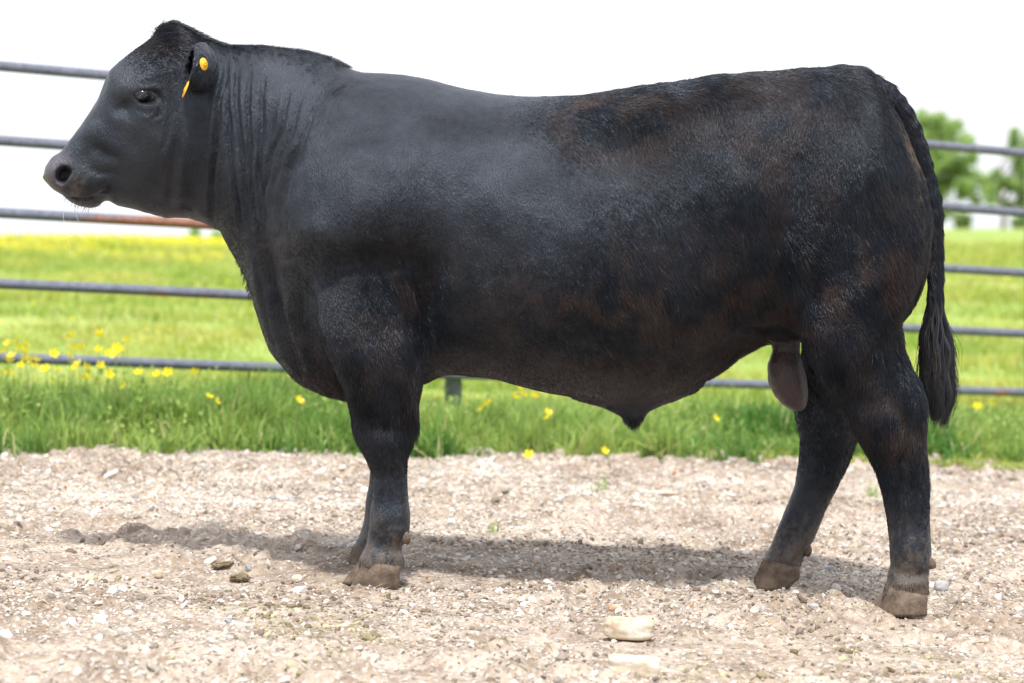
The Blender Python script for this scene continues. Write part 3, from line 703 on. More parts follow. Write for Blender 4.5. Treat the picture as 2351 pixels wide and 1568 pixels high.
# skin fold from flank to sheath
# ---- tail
def tubef(pts, rad, k=.02):
    pts = np.array(pts, float)
    for i in range(len(pts) - 1):
        A, B = pts[i], pts[i + 1]; ra, rb = rad[i], rad[i + 1]; m = max(ra, rb) + .04
        lo, hi = np.minimum(A, B) - m, np.maximum(A, B) + m
        sl = box(lo[0], hi[0], lo[1], hi[1], lo[2], hi[2])
        d = B - A; L2 = (d ** 2).sum()
        h = np.clip(((sl[3] - A[0]) * d[0] + (sl[4] - A[1]) * d[1] + (sl[5] - A[2]) * d[2]) / L2, 0, 1)
        f = np.sqrt((sl[3] - A[0] - h * d[0]) ** 2 + (sl[4] - A[1] - h * d[1]) ** 2 + (sl[5] - A[2] - h * d[2]) ** 2) - (ra + (rb - ra) * h)
        uni(sl, f, k)
tl = [(1925, 176, 22), (1965, 183, 27), (2000, 197, 27), (2030, 214, 25), (2054, 236, 25), (2074, 262, 24), (2091, 294, 24), (2106, 330, 23), (2120, 374, 21), (2131, 412, 19), (2140, 450, 17.5), (2145, 490, 17), (2147, 530, 16.5), (2148, 580, 16.5), (2148, 630, 15.5), (2148, 680, 14), (2149, 730, 9)]
TY = lambda v: Y0 - .015
tubef([(XX(a_, Y0), Y0, ZZ(b_, Y0)) for a_, b_, r in tl[:5]], [ws(r, Y0) for a_, b_, r in tl[:5]], .02)
tubef([(XX(a_, Y0), Y0, ZZ(b_, Y0)) for a_, b_, r in tl[4:]], [ws(r, Y0) for a_, b_, r in tl[4:]], .006)

# ---- surface nets
def surface_nets(f, NX, NY, NZ, VOX, x0, y0_, z0_):
    s = f < 0
    a = np.zeros((NX - 1, NY - 1, NZ - 1), np.uint8)
    for i in (0, 1):
        for j in (0, 1):
            for k in (0, 1): a += s[i:NX - 1 + i, j:NY - 1 + j, k:NZ - 1 + k]
    act = np.argwhere((a > 0) & (a < 8)); n = len(act)
    c = {}
    for i in (0, 1):
        for j in (0, 1):
            for k in (0, 1): c[i, j, k] = f[act[:, 0] + i, act[:, 1] + j, act[:, 2] + k]
    P = np.zeros((n, 3)); W = np.zeros(n)
    for ax in range(3):
        for o1 in (0, 1):
            for o2 in (0, 1):
                A = [0, 0, 0]; B = [0, 0, 0]; others = [q for q in range(3) if q != ax]
                A[others[0]] = B[others[0]] = o1; A[others[1]] = B[others[1]] = o2; B[ax] = 1
                fa, fb = c[tuple(A)], c[tuple(B)]; m = (fa < 0) != (fb < 0)
                t = np.where(m, fa / np.where(m, fa - fb, 1), 0)
                p = np.tile(np.array(A, float), (n, 1)); p[:, ax] = t
                P += p * m[:, None]; W += m
    P = (P / W[:, None] + act) * VOX + np.array([x0, y0_, z0_])
    idx = np.full((NX - 1, NY - 1, NZ - 1), -1, np.int32); idx[act[:, 0], act[:, 1], act[:, 2]] = np.arange(n)
    Q = []
    for ax in range(3):
        o = [q for q in range(3) if q != ax]
        s1 = np.take(s, range(0, s.shape[ax] - 1), ax); s2 = np.take(s, range(1, s.shape[ax]), ax)
        e = np.argwhere(s1 != s2); e = e[(e[:, o[0]] > 0) & (e[:, o[1]] > 0) & (e[:, o[0]] < idx.shape[o[0]]) & (e[:, o[1]] < idx.shape[o[1]])]
        fl = s1[e[:, 0], e[:, 1], e[:, 2]]
        def g(d0, d1):
            q = e.copy(); q[:, o[0]] -= d0; q[:, o[1]] -= d1; return idx[q[:, 0], q[:, 1], q[:, 2]]
        q = np.stack([g(0, 0), g(1, 0), g(1, 1), g(0, 1)], -1)
        flip = fl if ax != 1 else ~fl
        q[~flip] = q[~flip][:, ::-1]
        Q.append(q)
    Q = np.concatenate(Q); return P, Q[(Q >= 0).all(1)]
BV, BF = surface_nets(FLD, NX, NY, NZ, VOX, x0, y0_, z0_)
# largest connected piece only
par = np.arange(len(BV))
E = np.unique(np.sort(np.concatenate([BF[:, [0, 1]], BF[:, [1, 2]], BF[:, [2, 3]], BF[:, [3, 0]]]), 1), axis=0)
for _ in range(400):
    m = np.minimum(par[E[:, 0]], par[E[:, 1]]); old = par.copy()
    np.minimum.at(par, E[:, 0], m); np.minimum.at(par, E[:, 1], m); par = par[par]
    if (par == old).all(): break
lab_, cnt_ = np.unique(par, return_counts=True); big = lab_[np.argmax(cnt_)]
keep = par == big; mp = np.cumsum(keep) - 1; BF = mp[BF[keep[BF].all(1)]]; BV = BV[keep]
E = np.unique(np.sort(np.concatenate([BF[:, [0, 1]], BF[:, [1, 2]], BF[:, [2, 3]], BF[:, [3, 0]]]), 1), axis=0)
deg = np.zeros(len(BV)); np.add.at(deg, E[:, 0], 1); np.add.at(deg, E[:, 1], 1)
def lap(V):
    A = np.stack([np.bincount(E[:, 0], V[E[:, 1], k], len(V)) + np.bincount(E[:, 1], V[E[:, 0], k], len(V)) for k in range(3)], -1)
    return A / deg[:, None]
for lam in (.5, -.48, .5, -.48, .5, -.48, .4): BV = BV + lam * (lap(BV) - BV)
def vnormals(V, F):
    n = np.cross(V[F[:, 2]] - V[F[:, 0]], V[F[:, 3]] - V[F[:, 1]])
    N_ = np.stack([sum(np.bincount(F[:, j], n[:, k], len(V)) for j in range(4)) for k in range(3)], -1)
    return N_ / (np.linalg.norm(N_, axis=1)[:, None] + 1e-12)
BN = vnormals(BV, BF)
# ---- creases (u, v polylines) cut along the normal
def seg_d(u, v, pl):
    d = np.full(u.shape, 1e9); tt = np.zeros(u.shape); L = len(pl) - 1
    for i in range(L):
        ax, ay = pl[i]; bx, by = pl[i + 1]; dx, dy = bx - ax, by - ay
        h = np.clip(((u - ax) * dx + (v - ay) * dy) / (dx * dx + dy * dy), 0, 1)
        q = np.hypot(u - ax - h * dx, v - ay - h * dy); m = q < d
        d = np.where(m, q, d); tt = np.where(m, (i + h) / L, tt)
    return d, tt
CREASE = [  # polyline, half width u, depth m, taper
 ([(516, 112), (521, 166), (506, 228), (496, 288), (497, 353), (486, 420), (488, 500)], 6, .012), ([(526, 180), (524, 250), (526, 320), (534, 390), (548, 470), (560, 540)], 4.5, .011),
 ([(548, 125), (542, 200), (546, 280), (556, 350), (566, 430), (582, 520)], 4.5, .012), ([(574, 125), (570, 200), (570, 290), (574, 380), (584, 470), (600, 560)], 4.5, .011), ([(606, 140), (602, 230), (598, 320), (596, 400), (606, 500)], 5, .009),
 ([(664, 200), (645, 290), (622, 360), (608, 450), (614, 560)], 5, .009), ([(700, 190), (680, 260), (655, 340), (632, 420), (622, 520)], 5, .006), ([(788, 175), (750, 215), (716, 262), (690, 330), (660, 390)], 6, .006), ([(815, 175), (780, 215), (745, 262), (716, 320)], 5, .003),
 ([(700, 330), (662, 395), (643, 470), (646, 540), (664, 590), (690, 620)], 11, .015), ([(768, 268), (745, 310), (734, 350)], 5, .003),
 ([(955, 640), (972, 720), (975, 800), (968, 872)], 9, .014), ([(925, 700), (935, 760), (952, 800), (958, 850)], 6, .008),
 ([(716, 650), (722, 735), (745, 800), (790, 890), (800, 930)], 7, .010), ([(612, 560), (622, 650), (640, 730), (662, 800), (690, 868)], 12, .022), ([(590, 600), (604, 680), (622, 760), (640, 815)], 6, .007), ([(705, 640), (700, 720), (722, 800), (760, 870)], 16, .014),
 ([(1640, 800), (1700, 752), (1775, 742), (1835, 756)], 8, .010), ([(1836, 775), (1866, 840), (1900, 900), (1960, 1005)], 7, .006),
 ([(392, 176), (393, 256), (380, 311), (368, 352)], 5, .007), ([(410, 290), (400, 370), (394, 430), (388, 470)], 9, .007), ([(300, 232), (285, 246), (262, 258)], 10, .004), ([(360, 212), (372, 232), (366, 262), (350, 272)], 4, .006), ([(196, 395), (186, 420), (196, 440)], 5, .004), ([(436, 430), (440, 460), (420, 486)], 16, .010), ([(161, 455), (190, 458), (222, 455), (245, 440), (256, 428)], 4.5, .013),
 ([(300, 213), (318, 226), (330, 234)], 3.5, .004), ([(310, 250), (335, 262), (358, 252)], 3.5, .003), ([(215, 335), (240, 352), (275, 366)], 10, .004), ([(200, 385), (232, 398), (262, 396)], 9, .003), ([(336, 480), (350, 487), (378, 486)], 5, .005),
 ([(2020, 219), (2056, 278), (2082, 330), (2100, 380), (2118, 440), (2128, 500)], 5, .010), ([(1836, 794), (1846, 850), (1850, 900)], 4, .006),
 ([(852, 1110), (860, 1200)], 5, .002), ([(2058, 1220), (2060, 1130), (2068, 1060), (2090, 990)], 8, .004), ([(1800, 480), (1790, 560), (1800, 640)], 20, .006),
 ([(1010, 250), (985, 330), (975, 420)], 14, .003), ([(1180, 240), (1120, 330), (1100, 430)], 18, .003)]
bu = 1175.5 + BV[:, 0] / BV[:, 1] * FPX; bv = 560 - (BV[:, 2] - EYE) / BV[:, 1] * FPX
# on the far side the same folds are placed through a mirror across the mid-plane
myv = np.where(BV[:, 1] > Y0, 2 * Y0 - BV[:, 1], BV[:, 1]); mu = 1175.5 + BV[:, 0] / myv * FPX; mv = 560 - (BV[:, 2] - EYE) / myv * FPX
disp = np.zeros(len(BV))
wob = (fbm(BV * 14, 2, 9) - .5) * 10
for k, (pl, wd, dp) in enumerate(CREASE):
    d, tt = seg_d(mu + wob, mv, pl)
    tap = np.clip(np.minimum(tt, 1 - tt) * 5 + .15, 0, 1)
    legz = np.abs(BV[:, 1] - Y0) > .06
    disp -= dp * (.95 if pl[0][1] < 260 and k > 0 else 1.0) * (.6 + .8 * fbm(BV * 7, 2, 400 + k)) * tap * (np.exp(-(d / wd) ** 2) - .35 * np.exp(-((d - 2.1 * wd) / (1.3 * wd)) ** 2)) * np.abs(BN[:, 1]).clip(0, 1) ** .5 * legz
disp += .016 * (fbm(BV * np.array([6, 3, 5]), 2, 37) - .5) * sstep(480, 640, mu) * sstep(830, 720, mv) + .007 * (fbm(BV * 10, 3, 33) - .5) + .0035 * (fbm(BV * np.array([34, 34, 20]), 2, 43) - .5)
skn = ((mv > 765) & (mv < 950) & (mu > 1755) & (mu < 1858) & (np.abs(BV[:, 1] - 7.37) < .085))
disp += skn * .004 * (fbm(BV * np.array([40, 40, 90]), 3, 47) - .5)
LEGREL = [(800, 720, 36, 60, 0, .010), (860, 760, 16, 90, -14, -.008), (905, 770, 24, 70, -10, .010), (930, 840, 12, 60, -6, .006), (880, 900, 26, 40, 0, .005), (885, 1022, 34, 20, 0, .008), (884, 985, 40, 12, 0, -.005), (868, 1120, 12, 60, 0, .004), (903, 1110, 7, 60, 0, -.006), (925, 1110, 9, 60, 0, .004),
 (880, 1195, 30, 22, 0, .006), (884, 1252, 36, 10, 0, -.005), (1960, 830, 40, 60, -25, .012), (2040, 850, 16, 70, -12, -.010), (2080, 900, 14, 60, -12, .008), (2010, 960, 26, 26, 0, .008), (2075, 985, 10, 50, 6, -.009), (2102, 1000, 12, 70, 0, .008), (2062, 1130, 14, 70, 0, .004), (2096, 1140, 7, 80, 0, -.006), (2118, 1140, 9, 70, 0, .004), (2090, 1262, 34, 22, 0, .005), (2085, 1318, 36, 9, 0, -.005),
 (1880, 900, 30, 50, 0, .006), (1900, 1010, 30, 26, 0, .006), (1850, 1150, 8, 70, 24, -.005)]
lr = np.zeros(len(BV))
for (cu, cv, su, sv, rot, am) in LEGREL:
    a = math.radians(rot); du, dv = bu - cu, bv - cv
    lr += am * np.exp(-.5 * (((du * math.cos(a) + dv * math.sin(a)) / su) ** 2 + ((-du * math.sin(a) + dv * math.cos(a)) / sv) ** 2))
disp += lr * (np.abs(BV[:, 1] - Y0) > .1) * np.abs(BN[:, 1]).clip(0, 1)
# knobbly coronet and joints
low = sstep(.16, .05, BV[:, 2])
disp += low * .006 * (fbm(BV * 45, 2, 53) - .5) * 2
BV = BV + BN * disp[:, None]
BN = vnormals(BV, BF)
# ---- regions for colour
def blob(u, v, cu, cv, su, sv, rot=0):
    a = math.radians(rot); du, dv = u - cu, v - cv
    return np.exp(-.5 * (((du * math.cos(a) + dv * math.sin(a)) / su) ** 2 + ((-du * math.sin(a) + dv * math.cos(a)) / sv) ** 2))
def brown_mask(P, u, v):
    m = blob(u, v, 1450, 690, 280, 90, 4) + .9 * blob(u, v, 1420, 300, 110, 60) + .7 * blob(u, v, 1450, 225, 170, 16, -8) + .75 * blob(u, v, 1780, 290, 90, 120, 20) + .8 * blob(u, v, 1960, 600, 120, 110) \
        + .9 * blob(u, v, 2060, 960, 60, 70) + .6 * blob(u, v, 640, 620, 30, 80) + .9 * blob(u, v, 1400, 880, 300, 30) + .5 * blob(u, v, 700, 820, 40, 60) + .5 * blob(u, v, 860, 760, 60, 160) + .4 * blob(u, v, 380, 90, 60, 40) + .5 * blob(u, v, 390, 430, 20, 40)
    nz = fbm(P * np.array([13, 10, 11]), 4, 61, .6)
    return np.clip(m, 0, 1) * sstep(.40, .66, nz)
def dirt_mask(P, u, v):
    hgt = P[:, 2] - ground_base(P[:, 0], P[:, 1])
    m = sstep(.30, .08, hgt) * .75 + .5 * sstep(.14, .06, hgt) + .8 * blob(u, v, 170, 425, 20, 30) + .6 * blob(u, v, 205, 472, 30, 10) + .35 * blob(u, v, 290, 180, 25, 25) + .3 * blob(u, v, 2105, 470, 14, 110, -6) + .8 * blob(u, v, 2082, 330, 6, 60, -24) * (v < 420)
    return np.clip(m, 0, 1) * sstep(.46, .66, fbm(P * np.array([90, 90, 60]), 3, 71, .8) * .8 + .2 * fbm(P * 18, 2, 75) + .13 * m ** 2)
bm_ = brown_mask(BV, mu, mv); dm_ = dirt_mask(BV, mu, mv)
skin = ((mv > 765) & (mv < 950) & (mu > 1755) & (mu < 1858) & (np.abs(BV[:, 1] - 7.37) < .075)).astype(float) * sstep(745, 830, mv)
nose = np.clip(blob(mu, mv, 127, 402, 20, 33, 25) * 2.0, 0, 1) * (mu < 166)
nost = np.clip(1.6 * blob(mu, mv, 147, 402, 11, 14, 20), 0, 1)
col = np.tile(np.array([[.0050, .0054, .0075]]), (len(BV), 1))
def mixc(c, m, t): return c * (1 - m[:, None]) + np.array(t) * m[:, None]
col = mixc(col, bm_ * .8, (.030, .018, .013)); col = mixc(col, skin, (.046, .025, .019)); col = mixc(col, nose * sstep(.38, .5, .35 * nose + fbm(BV * 70, 2, 12) * .6), (.062, .050, .052)); col = mixc(col, nost, (.006, .005, .006)); col = mixc(col, dm_ * .8, (.10, .072, .048))
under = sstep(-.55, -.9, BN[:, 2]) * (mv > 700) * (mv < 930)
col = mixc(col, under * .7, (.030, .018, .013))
gloss = np.clip(skin * .25 + nose * 1.0, 0, 1)
bull = empty('bull', (.3, 7.4, .0)); tag(bull, 'black hornless bull standing side on facing left, yellow tags in its ear', 'bull')
cm, n, b = mat_new('black_hide')
a = attr(n, 'tint'); g2 = attr(n, 'gloss')
fn = noise(n, 260, 3, .7); fn.inputs['Scale'].default_value = 1
mpn = n.nodes.new('ShaderNodeMapping'); gg = n.nodes.new('ShaderNodeNewGeometry'); n.links.new(gg.outputs['Position'], mpn.inputs[0]); mpn.inputs['Scale'].default_value = (260, 200, 90); mpn.inputs['Rotation'].default_value = (0, math.radians(-30), 0)
n.links.new(mpn.outputs[0], fn.inputs['Vector'])
cc = mix(n, .5, a.outputs['Color'], fn.outputs[0], 'MULTIPLY'); cc2 = mix(n, 1.0, cc.outputs[0], (1.35, 1.35, 1.35), 'MULTIPLY')
n.links.new(cc2.outputs[0], b.inputs['Base Color'])
ro = n.nodes.new('ShaderNodeMapRange'); n.links.new(g2.outputs['Fac'], ro.inputs[0]); ro.inputs[3].default_value = .40; ro.inputs[4].default_value = .27
mo = noise(n, 5.5, 5, .65); mr = n.nodes.new('ShaderNodeMapRange'); n.links.new(mo.outputs[0], mr.inputs[0]); mr.inputs[1].default_value = .3; mr.inputs[2].default_value = .7; mr.inputs[3].default_value = .30; mr.inputs[4].default_value = .85
n.links.new(ro.outputs[0], b.inputs['Roughness']); n.links.new(mr.outputs[0], b.inputs['Specular IOR Level']); b.inputs['Specular Tint'].default_value = (.72, .83, 1.0, 1)
b.inputs['Sheen Weight'].default_value = .08; b.inputs['Sheen Roughness'].default_value = .4; b.inputs['Sheen Tint'].default_value = (.70, .8, 1, 1)
bump(n, b, fn.outputs[0], .006, .7)
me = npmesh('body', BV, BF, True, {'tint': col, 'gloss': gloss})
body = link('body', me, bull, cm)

# ------------------------------------------------------------------ coat: short hair
hm, n, b = mat_new('hair')
a = attr(n, 'tint'); n.links.new(a.outputs['Color'], b.inputs['Base Color'])
ph = n.nodes.new('ShaderNodeBsdfHairPrincipled'); ph.parametrization = 'COLOR'; n.links.new(a.outputs['Color'], ph.inputs['Color'])
ph.inputs['Roughness'].default_value = .38; ph.inputs['Radial Roughness'].default_value = .5; ph.inputs['Coat'].default_value = 0; ph.inputs['IOR'].default_value = 1.6; ph.inputs['Random Roughness'].default_value = .2
n.nodes.remove(ph)
b.inputs['Roughness'].default_value = .30
mo = noise(n, 5.5, 5, .65); mr = n.nodes.new('ShaderNodeMapRange'); n.links.new(mo.outputs[0], mr.inputs[0]); mr.inputs[1].default_value = .3; mr.inputs[2].default_value = .7; mr.inputs[3].default_value = .22; mr.inputs[4].default_value = .75
n.links.new(mr.outputs[0], b.inputs['Specular IOR Level'])
b.inputs['Specular Tint'].default_value = (.72, .83, 1.0, 1)
def hair_obj(name, P, r, C, parent, mat, kind=None, label=None):
    """P (n,k,3), r (k,) or (n,k), C (n,k,3) or (n,3)"""
    N_, K = P.shape[:2]
    hc = bpy.data.hair_curves.new(name); hc.add_curves([K] * N_)
    hc.position_data.foreach_set('vector', P.astype(np.float32).ravel()) if hasattr(hc, 'position_data') else hc.attributes['position'].data.foreach_set('vector', P.astype(np.float32).ravel())
    ra = hc.attributes.get('radius') or hc.attributes.new('radius', 'FLOAT', 'POINT')
    ra.data.foreach_set('value', np.broadcast_to(np.asarray(r, np.float32), (N_, K)).ravel().copy())
    if C.ndim == 2: C = np.repeat(C[:, None], K, 1)
    c4 = np.ones((N_, K, 4), np.float32); c4[..., :3] = C
    at = hc.attributes.new('tint', 'FLOAT_COLOR', 'POINT'); at.data.foreach_set('color', c4.ravel())
    hc.materials.append(mat)
    o = bpy.data.objects.new(name, hc); COL.objects.link(o); o.parent = parent; o.matrix_parent_inverse = Matrix.Translation(-Vector(parent.location))
    if kind: o['kind'] = kind
    if label: o['label'] = label
    return o
def unit(a): return a / (np.linalg.norm(a, axis=-1, keepdims=True) + 1e-12)
fa = BV[BF]; ar = np.linalg.norm(np.cross(fa[:, 2] - fa[:, 0], fa[:, 3] - fa[:, 1]), axis=1)
cen = fa.mean(1); ar = ar * np.where(cen[:, 1] < Y0 + .05, 1.0, .5)
NH_ = 600000
fi = R.choice(len(BF), NH_, p=ar / ar.sum()); a1, a2 = R.rand(NH_, 1), R.rand(NH_, 1)
q = BF[fi]; 
def bil(A): return (A[q[:, 0]] * (1 - a1) + A[q[:, 1]] * a1) * (1 - a2) + (A[q[:, 3]] * (1 - a1) + A[q[:, 2]] * a1) * a2
P0 = bil(BV); N0 = unit(bil(BN)); sk = bil(skin[:, None])[:, 0]; no = bil(nose[:, None])[:, 0]; bmv = bil(bm_[:, None])[:, 0]; dmv = bil(dm_[:, None])[:, 0]; und = bil(under[:, None])[:, 0]
um_ = 1175.5 + P0[:, 0] / 7.2 * FPX; vm_ = 560 - (P0[:, 2] - EYE) / 7.2 * FPX
shag = np.clip(blob(um_, vm_, 1450, 690, 320, 110) + blob(um_, vm_, 1500, 290, 220, 90) + blob(um_, vm_, 1900, 560, 190, 190) + blob(um_, vm_, 860, 800, 90, 200) + blob(um_, vm_, 2070, 1000, 80, 150) + blob(um_, vm_, 370, 110, 80, 80) + blob(um_, vm_, 1930, 1000, 80, 100), 0, 1)
k = (R.rand(len(P0)) < .50 + .5 * shag) & (sk < .3) & (no < .35) & ~((np.hypot((P0[:, 0] - XX(341, 7.27)), (P0[:, 2] - ZZ(224, 7.27))) < .020) & (np.abs(P0[:, 1] - Y0) > .1)) & ~((np.hypot((P0[:, 0] - XX(147, 7.32)), (P0[:, 2] - ZZ(402, 7.32))) < .022))
shag_ = shag[k]; P0, N0, bmv, dmv, und = P0[k], N0[k], bmv[k], dmv[k], und[k]; NH_ = len(P0)
ym_ = np.where(P0[:, 1] > Y0, 2 * Y0 - P0[:, 1], P0[:, 1]); u = 1175.5 + P0[:, 0] / ym_ * FPX; v = 560 - (P0[:, 2] - EYE) / ym_ * FPX
head = sstep(500, 460, u); legm = sstep(780, 900, v); nk = sstep(700, 600, u) * (1 - head)
D = np.stack([.55 + 0 * u, 0 * u, -.85 + 0 * u], -1)
D = D * (1 - head[:, None]) + head[:, None] * np.array([.80, 0, .30])
D = D * (1 - nk[:, None]) + nk[:, None] * np.array([.25, 0, -1])
D = D * (1 - legm[:, None]) + legm[:, None] * np.array([.15, 0, -1])
topm = sstep(.6, .95, N0[:, 2]); D = D * (1 - topm[:, None]) + topm[:, None] * np.array([1, 0, -.1])
rumpm = blob(u, v, 1800, 330, 130, 130); D = D + rumpm[:, None] * np.array([-.5, 0, -.2])
n1 = fbm(P0 * 9, 2, 81) - .5; n2 = fbm(P0 * 9, 2, 85) - .5; n3 = fbm(P0 * 38, 2, 87) - .5; n4 = fbm(P0 * 38, 2, 89) - .5
rough = .12 + .8 * np.clip(blob(u, v, 1450, 690, 300, 100) + blob(u, v, 1500, 290, 160, 70) + blob(u, v, 1900, 560, 160, 160) + blob(u, v, 860, 780, 90, 170) + blob(u, v, 2060, 980, 70, 100) + blob(u, v, 370, 130, 70, 80), 0, 1)
D = D + rough[:, None] * (np.stack([n1 * 1.5 + n3 * 1.1, 0 * n1, n2 * 1.5 + n4 * 1.1], -1)) + R.normal(0, 1, (NH_, 3)) * (.06 + .10 * shag_)[:, None]
Tn = D - (D * N0).sum(1)[:, None] * N0; Tn = unit(Tn)
Lh = .0075 + .003 * sstep(.3, .6, shag_)
Lh += .010 * sstep(1250, 1500, u) * sstep(940, 820, v) + .010 * np.clip(blob(u, v, 860, 800, 90, 180) + blob(u, v, 2060, 960, 70, 130) + blob(u, v, 1900, 560, 160, 160) * .5, 0, 1)
Lh += .014 * topm * sstep(450, 520, u) * sstep(800, 720, u) + .010 * topm * sstep(1380, 1450, u) + .012 * blob(u, v, 390, 80, 60, 40)
Lh += .022 * blob(u, v, 945, 960, 14, 60) + .018 * blob(u, v, 1450, 975, 30, 16) + .016 * blob(u, v, 2125, 1000, 12, 120) + .014 * (blob(u, v, 1830, 960, 14, 40) + blob(u, v, 1930, 1090, 14, 60))
Lh *= (1 - .35 * head * (1 - blob(u, v, 390, 80, 80, 60))) * (1 - .35 * sstep(1080, 1180, v)) * R.uniform(.6, 1.25, NH_)
hg_ = P0[:, 2] - ground_base(P0[:, 0], P0[:, 1]); fringe = sstep(.10, .065, hg_); Lh = Lh * (1 + 1.6 * fringe); dmv = np.maximum(dmv, fringe * .85)
lift = .14 + .3 * fringe * 0 + (.05 + .13 * shag_) + (.08 + .16 * shag_) * R.rand(NH_) + .25 * (rough > .9) * R.rand(NH_) + .25 * blob(u, v, 945, 960, 14, 60)
t = np.linspace(0, 1, 4)
Pn = P0[:, None] - N0[:, None] * .001 + Tn[:, None] * (Lh[:, None] * t)[..., None] + N0[:, None] * (Lh * lift)[:, None, None] * (t * (1.25 - .55 * t))[None, :, None]
Pn[..., 2] -= (Lh[:, None] * t[None] ** 2 * .15)
tone = R.rand(NH_)
cb = np.array([.0045, .0050, .0072]) * (.3 + 1.4 * tone[:, None])
cb = cb * (.6 + .9 * sstep(.35, .65, fbm(P0 * 24, 2, 97)))[:, None]
cb = cb * (1 - (bmv * .9)[:, None]) + np.array([.048, .029, .021]) * (bmv * .9)[:, None] * (.5 + tone[:, None])
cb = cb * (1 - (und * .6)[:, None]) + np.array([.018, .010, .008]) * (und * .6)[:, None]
dd_ = (dmv * (R.rand(NH_) < .6)); cb = cb * (1 - dd_[:, None]) + np.array([.22, .16, .10]) * dd_[:, None] * (.6 + .7 * tone[:, None])
gl = R.rand(NH_) < .004; cb[gl] = (.10, .09, .08)
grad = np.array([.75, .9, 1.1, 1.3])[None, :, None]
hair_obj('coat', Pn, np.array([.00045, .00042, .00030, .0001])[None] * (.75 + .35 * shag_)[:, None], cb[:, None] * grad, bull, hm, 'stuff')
# topline, mane and edge tufts
def tufts(name, pts, n_, L, dirv, spread, sy=.03, r=.0005, colr=(.014, .014, .016), label=None):
    pts = np.array(pts, float); sgm = R.randint(0, len(pts) - 1, n_); tt = R.rand(n_)
    uv = pts[sgm] * (1 - tt[:, None]) + pts[sgm + 1] * tt[:, None]
    Y = Y0 + R.normal(0, sy, n_)
    P = np.stack([XX(uv[:, 0], Y0), Y, ZZ(uv[:, 1], Y0)], -1)
    cl = (fbm(P * 40, 1, 3) - .5) * 2
    d = unit(np.array(dirv)[None] + np.stack([cl * spread, cl * .3, -cl * spread * .5], -1) + R.normal(0, spread * .4, (n_, 3)))
    Ls = L * R.uniform(.35, 1.1, n_) * (1 + .5 * cl); t = np.linspace(0, 1, 5)
    Q = P[:, None] + d[:, None] * (Ls[:, None] * t)[..., None]; Q[..., 2] -= (Ls[:, None] * t ** 2 * .35)
    c = np.array(colr) * R.uniform(.5, 1.6, (n_, 1)) * np.ones(3)
    return hair_obj(name, Q, np.array([1, .9, .75, .5, .15]) * r, c, bull, hm, 'stuff', label)
tufts('mane_hair', [(440, 72), (480, 94), (520, 107), (580, 108), (640, 112), (700, 121), (750, 134), (790, 155)], 2600, .026, (1, 0, .35), .4)
tufts('poll_hair', [(355, 92), (368, 66), (395, 54), (430, 64), (450, 76)], 1800, .013, (.7, 0, .5), .6, .05)
tufts('sheath_tuft', [(1432, 955), (1442, 964), (1455, 966), (1472, 955)], 450, .022, (.1, 0, -1), .25, .010)
tufts('rump_hair', [(1400, 212), (1500, 198), (1640, 176), (1800, 164), (1925, 155)], 2200, .016, (.8, 0, .4), .5)
tufts('throat_hair', [(530, 560), (556, 616), (575, 680)], 260, .010, (-.35, 0, -1), .3)

# ------------------------------------------------------------------ ears: cupped leaves standing out from the head
def ear(sg):
    vx = .0026; ex, ey, ez = np.arange(XX(405, Y0), XX(515, Y0), vx), np.arange(7.05, 7.36, vx), np.arange(ZZ(245, Y0), ZZ(80, Y0), vx)
    A, B, C = ex[:, None, None], ey[None, :, None], ez[None, None, :]
    def el(u, v, Y, ru, rv, ry, rot=0):
        dx, dz = A - XX(u, Y), -(C - ZZ(v, Y)); a = math.radians(rot); p = dx * math.cos(a) + dz * math.sin(a); q = -dx * math.sin(a) + dz * math.cos(a)
        return (np.sqrt((p / ws(ru, Y)) ** 2 + ((B - Y) / ry) ** 2 + (q / ws(rv, Y)) ** 2) - 1) * ws(ru, Y)
    f = smin(el(457, 154, 7.225, 33, 57, .100, 8), el(472, 160, 7.27, 30, 44, .06, 6), .015)
    hole = el(433, 146, 7.17, 16, 44, .095, 10)
    f = -smin(-f, hole, .004)
    f = f + .0022 * (fbm(np.stack(np.broadcast_arrays(A * 60, B * 60, C * 60), -1), 2, 5) - .5) * 2
    V, F = surface_nets(f, len(ex), len(ey), len(ez), vx, ex[0], ey[0], ez[0])
    N = vnormals(V, F)
    if sg > 0: V[:, 1] = 2 * Y0 - V[:, 1]; N[:, 1] *= -1; F = F[:, ::-1]
    o = link('ear', npmesh('ear', V, F, True, {'tint': np.tile(np.array([[.0055, .006, .008]]), (len(V), 1)), 'gloss': np.zeros(len(V))}), bull, cm)
    i = R.randint(0, len(V), 7000); P = V[i]; n = N[i]; t = np.linspace(0, 1, 4)
    d = unit(np.array([-.25, -.5 if sg < 0 else .5, -.6]) + R.normal(0, .25, (len(i), 3))); d = unit(d - (d * n).sum(1)[:, None] * n * .85)
    L = R.uniform(.006, .013, len(i)); Q = P[:, None] + d[:, None] * (L[:, None] * t)[..., None]
    hair_obj('ear_hair', Q, np.array([.0004, .0004, .0003, .0001]), np.array([.010, .0105, .013]) * R.uniform(.5, 2, (len(i), 1)), bull, hm, 'stuff')
ear(-1); ear(1)
